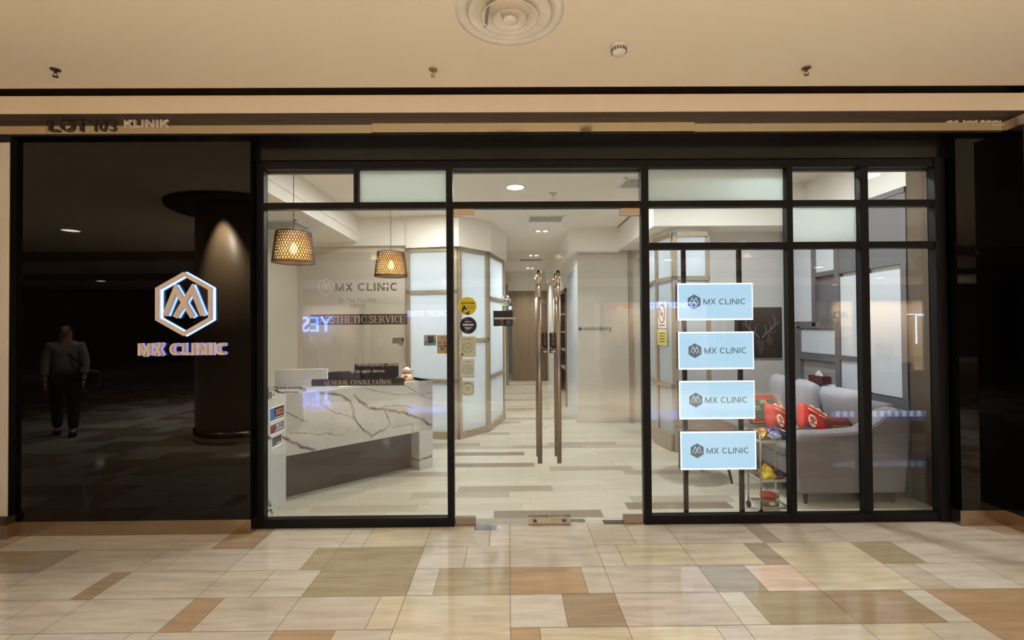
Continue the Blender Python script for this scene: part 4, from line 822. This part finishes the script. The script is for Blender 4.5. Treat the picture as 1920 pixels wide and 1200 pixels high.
b=MB().text('- radiofrequency, ultrasound',.026,-1.02,1.258,YG-.001,.001,bold=.008,width=.42); b.text('up to upper dermis',.026,-1.12,1.207,YG-.001,.001,bold=.008,width=.27)
tag(b.build('treatment_text',mat('decal_white',(214,206,192),.5)),'two lines of small white treatment text over the black monitor','window sign')
b=MB().text('Only accept appointment',.020,-1.75,1.082,YG-.001,.001,bold=.008,width=.225); b.text('for aesthetic matter.',.020,-1.745,1.050,YG-.001,.001,bold=.008,width=.175)
tag(b.build('appointment_text',mINK),'two lines of small dark appointment text over the white monitor','window sign')
def card(nm,label,x0,x1,z0,z1,base,parts,round_=True):
    t=thing(nm,label,'sticker'); MB().box(x0,x1,YG-.0015,YG,z0,z1).build('card_face',mat(nm+'_base',base,.4),t)
    for i,(a,b,c,d,col) in enumerate(parts): MB().box(x0+a*(x1-x0),x0+b*(x1-x0),YG-.0025,YG-.0015,z0+c*(z1-z0),z0+d*(z1-z0)).build('print_block',mat('%s_%d'%(nm,i),col,.5),t)
card('payment_card_sticker','grey credit card sticker on the left window',-.926,-.824,1.405,1.478,(226,222,214),[(.04,.96,.3,.94,(128,126,118)),(.04,.5,.1,.32,(236,234,228)),(.72,.92,.55,.85,(70,66,80)),(.55,.95,.08,.3,(150,148,140))])
card('phone_payment_sticker','grey and teal card sticker near the window mullion',-.671,-.575,1.408,1.492,(140,150,146),[(.04,.96,.04,.45,(110,140,150)),(.3,.8,.55,.9,(60,50,52)),(.35,.75,.3,.5,(60,90,150))])
card('payment_options_sticker','tall cream payment options sticker beside the window mullion',-.568,-.486,1.344,1.490,(196,180,146),[(.1,.4,.55,.62,(110,90,70)),(.55,.9,.52,.64,(190,130,60)),(.1,.5,.38,.44,(90,80,70)),(.6,.9,.36,.44,(80,70,60)),(.35,.65,.2,.32,(110,80,60)),(.4,.6,.8,.92,(200,110,60)),(0,1,0,.10,(222,180,80))])
YD=.0525
def dsk(nm,label,x,z,r_,col,cat='sticker'):
    t=thing(nm,label,cat); MB().disc(x,z,r_,YD-.0015,YD,40).build('sticker_disc',mat(nm+'_disc',col,.4),t); return t
t=dsk('round_yellow_sticker','round yellow sticker reading atome on the left glass door',-.324,1.719,.073,(236,216,40))
MB().text('atome',.021,-.320,1.744,YD-.0018,.001,bold=.008,width=.105).build('brand_text',mBLK,t)
b=MB(); b.text('Buy Now,',.010,-.300,1.715,YD-.0018,.001,bold=.008,width=.055); b.text('Pay Later',.010,-.298,1.700,YD-.0018,.001,bold=.008,width=.058); b.build('small_text',mINK,t)
b=MB(); b.prism([(-.372,1.68),(-.352,1.725),(-.345,1.725),(-.325,1.69),(-.338,1.685),(-.348,1.698),(-.360,1.672)],YD-.0025,YD-.0015,'y'); b.prism([(-.352,1.672),(-.33,1.665),(-.318,1.680),(-.305,1.675),(-.312,1.665),(-.308,1.650),(-.33,1.652)],YD-.0025,YD-.0015,'y'); b.build('arrow_mark',mBLK,t)
t=dsk('round_black_sticker','round black sticker with white lettering below the yellow one',-.318,1.566,.067,(26,26,32))
b=MB()
for z,w_ in ((1.592,.05),(1.572,.09),(1.564,.085),(1.545,.06),(1.535,.03)): b.box(-.318-w_/2,-.318+w_/2,YD-.0025,YD-.0015,z,z+.006)
b.build('white_text',mWPL,t)
for i,(x0,x1,z0,z1,lab,col) in enumerate(((-.389,-.259,1.316,1.478,'greenish square certificate, topmost of three on the left door',(216,222,196)),(-.380,-.270,1.150,1.300,'pale faded certificate, middle of three on the left door',(224,230,220)),(-.374,-.274,1.012,1.128,'small certificate, lowest of three on the left door',(220,224,204)))):
    t=thing('certificate',lab,'certificate',group='paper certificates stuck on the left glass door'); MB().box(x0,x1,YD-.001,YD,z0,z1).build('paper',mat('cert_%d'%i,col,.6),t)
    cx,cz=(x0+x1)/2,(z0+z1)/2-.008; b=MB(); rr=.036
    b.strip([(cx+rr*math.cos(a*PI/12),cz+rr*math.sin(a*PI/12)) for a in range(24)] if i<2 else hexpts(cx,cz,.052,.045),.0035,YD-.002,YD-.001,True)
    for z,w_ in ((.012,.035),(0,.045),(-.012,.035)): b.box(cx-w_/2,cx+w_/2,YD-.002,YD-.001,cz+z,cz+z+.003)
    b.box(cx-.025,cx+.025,YD-.002,YD-.001,z1-.022,z1-.018)
    if i==0: b.disc(x0+.022,z0+.02,.010,YD-.002,YD-.001,16)
    b.build('green_print',mat('cert_ink',(120,126,104),.6),t)
hs=thing('hours_plate','small black opening hours plate with a pale stripe on the left glass door','sign'); MB().box(-.118,.035,YD-.003,YD,1.558,1.680).build('plate',mBLK,hs); MB().box(-.112,.060,YD-.005,YD-.003,1.612,1.628).build('pale_stripe',mat('stripe_pale',(206,206,212),.3),hs)
b=MB(); 
for i in range(3): b.box(-.02,.02,YD-.0045,YD-.003,1.568+i*.013,1.574+i*.013)
b.build('text_lines',mDG,hs)
for x0,x1,lab in ((.262,.309,'left'),(.325,.379,'right')):
    t=thing('push_sticker','black PUSH sticker on the %s glass door beside its handle'%lab,'sticker',group='black push stickers'); MB().box(x0,x1,YD-.0015,YD,1.340,1.503).build('sticker_face',mBLK,t)
    b=MB(); cx=(x0+x1)/2+.004
    for i,chh in enumerate('PUSH'): b.text(chh,.017,cx,1.487-i*.024,YD-.0018,.001,bold=.0)
    b.build('push_letters',mat('decal_white',(214,206,192),.5),t); MB().box(x0+.012,x1-.004,YD-.0025,YD-.0015,1.346,1.360).build('white_label',mPAPER,t)
    MB().prism([(x0,1.375),(x1,1.362),(x1,1.372),(x0+.02,1.380),(x0,1.40)],YD-.0025,YD-.0015,'y').build('pale_swoosh',mDG,t)
t=thing('coolsculpting_sticker','blue asterisk and dark lettering on the right glass door','sticker')
b=MB()
for i in range(4): a=PI*i/4; b.strip([(.571-.017*math.cos(a),1.531-.017*math.sin(a)),(.571+.017*math.cos(a),1.531+.017*math.sin(a))],.006,YD-.002,YD)
b.build('asterisk',mat('decal_blue',(70,110,140),.4),t); MB().text('coolsculpting',.034,.708,1.531,YD-.001,.001,bold=.008,width=.225).build('lettering',mat('decal_slate',(66,76,84),.4),t)
# no-entry style notice on the bay facet
a=Vector((1.96,2.46,0)); bb=Vector((2.03,2.08,0)); d_=bb-a; Mf=Matrix.Translation((a+bb)/2+Vector((-.035,-.006,0)))@Matrix.Rotation(math.atan2(d_.y,d_.x),4,'Z')
nn=thing('notice_sheet','white notice with a red crossed circle on the glazed bay','notice'); mbx=MB(); mbx.box(-.10,.10,-.004,0,1.52,1.86,Mf); mbx.build('paper',mPAPER,nn)
b=MB(); b.strip([(.075*math.cos(i*PI/12),1.70+.115*math.sin(i*PI/12)) for i in range(24)],.016,-.006,-.004,True); b.strip([(-.05,1.77),(.05,1.63)],.014,-.006,-.004)
for v in b.bm.verts: v.co=Mf@v.co
b.build('red_circle',mat('notice_red',(150,50,52),.5),nn)
b=MB(); b.box(-.04,.04,-.006,-.004,1.70,1.71); b.box(-.04,.04,-.006,-.004,1.68,1.69); b.box(-.07,.07,-.006,-.004,1.545,1.56)
for v in b.bm.verts: v.co=Mf@v.co
b.build('notice_text',mINK,nn)
ny=thing('yellow_notice','yellow printed notice below the red circle notice on the bay','notice'); b=MB().box(-.11,.11,-.004,0,1.30,1.50,Mf); b.build('paper',mat('notice_yellow',(222,210,110),.6),ny)
b=MB()
for i in range(4): b.box(-.07,.07,-.006,-.004,1.34+i*.035,1.352+i*.035,Mf)
b.build('print_lines',mINK,ny)
# ---------------------------------------------------------------- the mall behind the viewer (seen only in the reflections)
YB=-17.8
MB().box(-19.6,22,-18.2,-18.1,0,3.3).build('wall_opposite',mat('mall_brown',(96,74,60),.6),kind='structure')
MB().box(-19.7,-19.6,-18.2,0,0,3.3).build('wall_side_left',mat('mall_brown',(96,74,60),.6),kind='structure')
MB().box(22,22.1,-18.2,0,0,3.3).build('wall_side_right',mat('mall_brown',(96,74,60),.6),kind='structure')
MB().box(-19.6,-6,-.3,0,0,3.3).build('wall_front_left',mat('mall_brown',(96,74,60),.6),kind='structure')
MB().box(6.4,22,-.3,0,0,3.3).build('wall_front_right',mat('mall_brown',(96,74,60),.6),kind='structure')
for i,y in enumerate((-7.2,-11.5)): MB().box(-19.6,22,y-.15,y+.15,3.12,3.30).build('ceiling_beam',mat('beam_brown',(150,124,98),.6),kind='structure')
MB().box(-19.6,22,-17.7,-17.2,2.62,3.3).build('bulkhead_opposite',mat('bulkhead_dark',(74,60,50),.6),kind='structure')
def shop(x0,x1,wall,label,power,col=(1,.86,.68),z1=2.6):
    s_=thing('shop_front',label,'shop',(x0,YB,0)); W=x1-x0
    MB().box(0,W,-.25,-.2,0,z1).build('back_wall',mat('shopwall_%d'%int(abs(x0*10)),wall,.6),s_)
    MB().box(0,.12,-.25,.3,0,z1).build('side_pier',mMOLD,s_); MB().box(W-.12,W,-.25,.3,0,z1).build('side_pier',mMOLD,s_)
    r_=random.Random(int(x0*7)+50)
    for k in range(max(1,int(W/1.1))):
        x=.35+k*1.05; h_=r_.uniform(.9,1.7); MB().box(x,x+.6,-.15,.15,0,h_*.55).build('display_plinth',mat('plinth_wood',(170,140,104),.4),s_)
        MB().lathe([(0,h_*.55),(.11,h_*.55),(.16,h_*.75),(.13,h_*.93),(.05,h_),(.08,h_*1.05),(0,h_*1.16)],(x+.3,0,0),14).build('mannequin_bust',mat('bust_cream',(226,206,180),.5),s_,True)
    area('shop_light',(x0+W/2,YB+.45,z1-.05),W*.7,power*(1.5 if x0>14 else .8),col,shape='RECTANGLE',sy=.3,rot=(R(-12),0,0)); return s_
shop(-12.5,-9.9,(120,40,36),'dark red shop front across the mall',25); shop(-9.8,-6.8,(206,184,150),'beige shop front with the blue neon word',75)
shop(-6.6,-2.2,(180,160,130),'warm shop front across the mall, left of the axis',70); shop(-2.0,1.2,(92,78,64),'dim shop front directly opposite the clinic',30)
shop(1.4,4.2,(120,100,80),'brown shop front opposite the glass doors',40); shop(4.4,9.2,(224,200,160),'bright shop front under the blue CONCEPT STORE sign',150)
shop(9.4,14.6,(140,128,116),'greyish shop front to the right across the mall',60); shop(14.8,19.2,(228,202,168),'tall beige shop wall with a dark two letter logo',170)
NEON=emis('neon_blue',(96,130,255),26); NEOW=emis('neon_white',(190,210,255),16)
def backtext(s,size,X,Z,width,m,nm,label,y=YB+.36):
    Mx=Matrix.Translation((X,y,Z))@Matrix.Rotation(PI,4,'Z'); b=MB(); b.text(s,size,0,0,-.03,.06,bold=.008,M=Mx,width=width); return tag(b.build(nm,m),label,'sign')
backtext('YES',.68,-8.7,1.70,1.40,NEON,'neon_sign','large blue neon word YES across the mall')
backtext('CONCEPT STORE',.25,7.2,2.44,2.5,NEON,'concept_store_sign','blue neon CONCEPT STORE sign across the mall, right one',YB+.8)
backtext('CONCEPT STORE',.24,-3.5,2.14,2.0,NEON,'concept_store_sign','blue neon CONCEPT STORE sign across the mall, left one',YB+.8)
b=MB(); Mx=Matrix.Translation((15.35,YB+.02,1.95)); b.strip([(.14,.13),(-.10,.13),(-.16,.06),(-.16,-.06),(-.10,-.13),(.14,-.13)],.05,0,.04); b.strip([(.24,-.13),(.34,.13),(.46,-.13)],.05,0,.04)
for v in b.bm.verts: v.co=Mx@v.co
tag(b.build('ca_logo',mINK),'dark two letter logo on the beige shop wall','sign')
b=MB()
for pts in ([(18.2,1.95),(19.9,1.95)],[(18.6,1.9),(19.6,1.9),(19.6,1.1)],[(18.6,1.9),(18.6,.6)],[(19.1,1.9),(19.1,1.45)]): b.strip(pts,.035,YB+.5,YB+.54)
tag(b.build('neon_outline',NEOW),'thin white neon outline above the far right shop','sign')
for x,l in ((4.75,'left'),(5.35,'right')): tag(MB().disc(x,2.42,.17,YB+.7,YB+.76,16).build('red_shop_sign',emis('red_glow',(220,40,36),2.5)),'%s small glowing red shop sign across the mall'%l,'sign')
# column by the left panel reflection
cm=thing('mall_column','big round brown mall column with steel base','column',(-3.85,-3.4,0))
mCOL=mat('column_bronze',(160,138,110),.4,0,var=.05,vscale=4)
MB().cyl((0,0,0),(0,0,3.3),.64,seg=64).build('shaft',mCOL,cm,True); MB().cyl((0,0,0),(0,0,.16),.66,seg=64).build('base_ring',mKICK,cm,True)
MB().lathe([(.64,3.29),(1.0,3.29),(1.0,3.26),(.64,3.26)],seg=64).build('ceiling_collar',mBLACK,cm,True)
# kiosk with a lit ticker band
ks=thing('kiosk','dark mall kiosk with a glowing blue and white ticker band','kiosk',(4.35,-3.1,0))
MB().box(0,1.35,0,.6,.06,.86).build('counter',mBLACK,ks,bev=.01); MB().box(-.05,1.40,-.05,.65,.86,.90).build('counter_top',mBLACK,ks)
MB().box(0,1.35,.6,.612,.24,.30).build('ticker_base',emis('ticker_blue',(50,80,170),1.2),ks)
cA=emis('ticker_white',(200,220,250),3.5); cB=emis('ticker_mid',(110,150,220),2.2)
for i in range(27): MB().box(i*.05,(i+1)*.05,.6,.613,.30,.375).build('ticker_cell',cA if i%2 else cB,ks)
for i in range(7):
    MB().box(.05+i*.19,.15+i*.19,.1,.4,.9,1.0+.05*(i%3)).build('boxed_goods',mat('goods_%d'%(i%3),((120,90,70),(150,140,130),(90,60,50))[i%3],.5),ks)
# people
def skin_mesh(name,verts,edges,rad,m,parent,root=0,sub=2):
    me=bpy.data.meshes.new(name); me.from_pydata([Vector(v) for v in verts],edges,[]); o=bpy.data.objects.new(name,me); COL.objects.link(o); o.parent=parent
    sk=o.modifiers.new('skin','SKIN'); sk.use_smooth_shade=True
    if not me.skin_vertices: 
        try: me.skin_vertices.new()
        except Exception:
            bpy.context.view_layer.objects.active=o; bpy.ops.mesh.customdata_skin_add()
    for i,r_ in enumerate(rad): me.skin_vertices[0].data[i].radius=(r_ if isinstance(r_,tuple) else (r_,r_)); me.skin_vertices[0].data[i].use_root=(i==root)
    s=o.modifiers.new('sub','SUBSURF'); s.levels=sub; s.render_levels=sub; me.materials.append(m); return o
def person(loc,rz,label,top,legs,hair,stride=.0,h=1.62,bagc=None,arms=None,hat=False):
    p=thing('person',label,'person',loc,rz); k=h/1.70; mSK=mat('skin',(196,150,124),.5)
    def sc_(L): return [tuple(c*k for c in v) for v in L]
    st=stride
    V=[(0,0,.94),(0,0,1.10),(0,0,1.28),(0,0,1.42),(0,0,1.49),(0,-.01,1.565),(0,-.01,1.65),
       (.09,0,.90),(.10,st*.5,.50),(.10,st,.09),(.10,st-.15,.04),(-.09,0,.90),(-.10,-st*.5,.50),(-.10,-st,.09),(-.10,-st-.15,.04)]
    E_=[(0,1),(1,2),(2,3),(3,4),(4,5),(5,6),(0,7),(7,8),(8,9),(9,10),(0,11),(11,12),(12,13),(13,14)]
    rd=[(.13,.10),(.12,.09),(.15,.10),(.12,.08),.058,(.085,.10),(.084,.098),.085,.055,.035,.03,.085,.055,.035,.03]
    A=arms or {1:[(.17,0,1.40),(.23,-.03,1.14),(.22,-.12,.92),(.215,-.15,.85)],-1:[(-.17,0,1.40),(-.23,-.03,1.14),(-.22,-.12,.92),(-.215,-.15,.85)]}
    arm_idx={}
    V.append((0,.0,1.715)); E_.append((6,15)); rd.append((.055,.06))
    for s in (1,-1):
        i0=len(V); V+=A[s]; E_.append((3,i0)); E_+=[(i0+i,i0+i+1) for i in range(len(A[s])-1)]; rd+=[.055,.042,.03,.028]; arm_idx[s]=i0
    skin_mesh('body',sc_(V),E_,rd,mSK,p)
    # hands: palm with five fingers
    for s in (1,-1):
        w_=Vector(A[s][-1]); d=(w_-Vector(A[s][-2])).normalized(); sd_=Vector((0,1,0)).cross(d); sd_=sd_.normalized() if sd_.length>.1 else Vector((1,0,0)); up=d.cross(sd_).normalized()
        hv=[tuple(w_),tuple(w_+d*.05)];he=[(0,1)];hr=[.02,.026]
        for q in range(4):
            b0=w_+d*.085+up*(q-1.5)*.019; L=.06-.008*abs(q-1.3); i0=len(hv); hv+=[tuple(b0),tuple(b0+d*L*.5+sd_*.004),tuple(b0+d*L*.95-sd_*s*.018)]; he+=[(1,i0),(i0,i0+1),(i0+1,i0+2)]; hr+=[.010,.008,.007]
        i0=len(hv); tb_=w_+d*.03-up*.034; hv+=[tuple(tb_),tuple(tb_+d*.03-up*.018),tuple(tb_+d*.055-up*.02)]; he+=[(1,i0),(i0,i0+1),(i0+1,i0+2)]; hr+=[.011,.009,.008]
        skin_mesh('hand',sc_(hv),he,hr,mSK,p,sub=1)
    tv=[V[0],V[1],V[2],V[3]]; te=[(0,1),(1,2),(2,3)]; trd=[(.175,.135),(.165,.125),(.165,.12),(.095,.08)]
    for s in (1,-1):
        i0=len(tv); tv+=[A[s][0],A[s][1],A[s][2]]; te+=[(3,i0),(i0,i0+1),(i0+1,i0+2)]; trd+=[.075,.062,.048]
    skin_mesh('shirt',sc_(tv),te,trd,top,p)
    lv=[(0,0,.97),V[7],V[8],V[9],V[11],V[12],V[13]]; skin_mesh('trousers',sc_(lv),[(0,1),(1,2),(2,3),(0,4),(4,5),(5,6)],[(.15,.12),.11,.082,.062,.11,.082,.062],legs,p)
    skin_mesh('hair',sc_([(0,.035,1.58),(0,.022,1.67),(0,.045,1.50),(0,.015,1.745)]),[(0,1),(0,2),(1,3)],[(.098,.082),(.098,.102),(.07,.05),(.055,.06)],hair,p)
    for s in (1,-1):
        q=V[9] if s==1 else V[13]; MB().box(-.045,.045,-.17,.07,-.0,.07,Matrix.Translation((q[0]*k,q[1]*k,0))).build('shoe',mBLK,p,bev=.02)
    f=MB()
    for s in (1,-1): f.lathe([(0,-.008),(.011,0),(0,.008)],(s*.03*k,-.108*k,1.635*k),8)
    f.build('eyes',mBLK,p); MB().lathe([(0,-.02),(.013,-.012),(.008,.02),(0,.025)],(0,-.118*k,1.60*k),10).build('nose',mSK,p,True); MB().box(-.025*k,.025*k,-.112*k,-.09*k,1.56*k,1.573*k).build('mouth',mat('lip',(150,80,72),.5),p)
    if bagc:
        bg=thing('shoulder_bag','dark shoulder bag carried by the %s'%('person in the light shirt'),'bag',loc,rz)
        MB().pillow((-.27*k,.02,.86*k),.20,.30,.30,Matrix.Rotation(R(90),4,'Z'),n=8,e=.2).build('bag_body',bagc,bg,True)
        b=MB(); b.tube([(-.27*k,-.08,1.0*k),(-.10*k,-.125,1.20*k),(.10*k,-.02,1.47*k),(.05*k,.12,1.40*k),(-.27*k,.10,1.0*k)],.012,8); b.build('strap',bagc,bg)
    return p
mLS=mat('pale_shirt',(150,152,150),.85); mDT=mat('dark_trousers',(26,26,30),.85); mHAIR=mat('dark_hair',(22,18,16),.6); mCOAT=mat('dark_coat',(30,30,34),.8)
person((-6.55,-3.45,0),R(140),'person in a pale loose shirt and dark trousers walking past, seen in the black glass',mLS,mDT,mHAIR,.16,1.60,bagc=mBLK)
person((6.3,-5.4,0),R(120),'person in a dark coat on the right of the mall, seen in the shop glass',mCOAT,mDT,mHAIR,.12,1.68)
person((11.2,-13.2,0),R(180),'person standing far across the mall in a grey shirt',mat('grey_shirt',(110,112,118),.8),mDT,mHAIR,.03,1.7)
person((8.6,-14.2,0),R(90),'person walking far across the mall in a black shirt',mCOAT,mDT,mHAIR,.2,1.66)
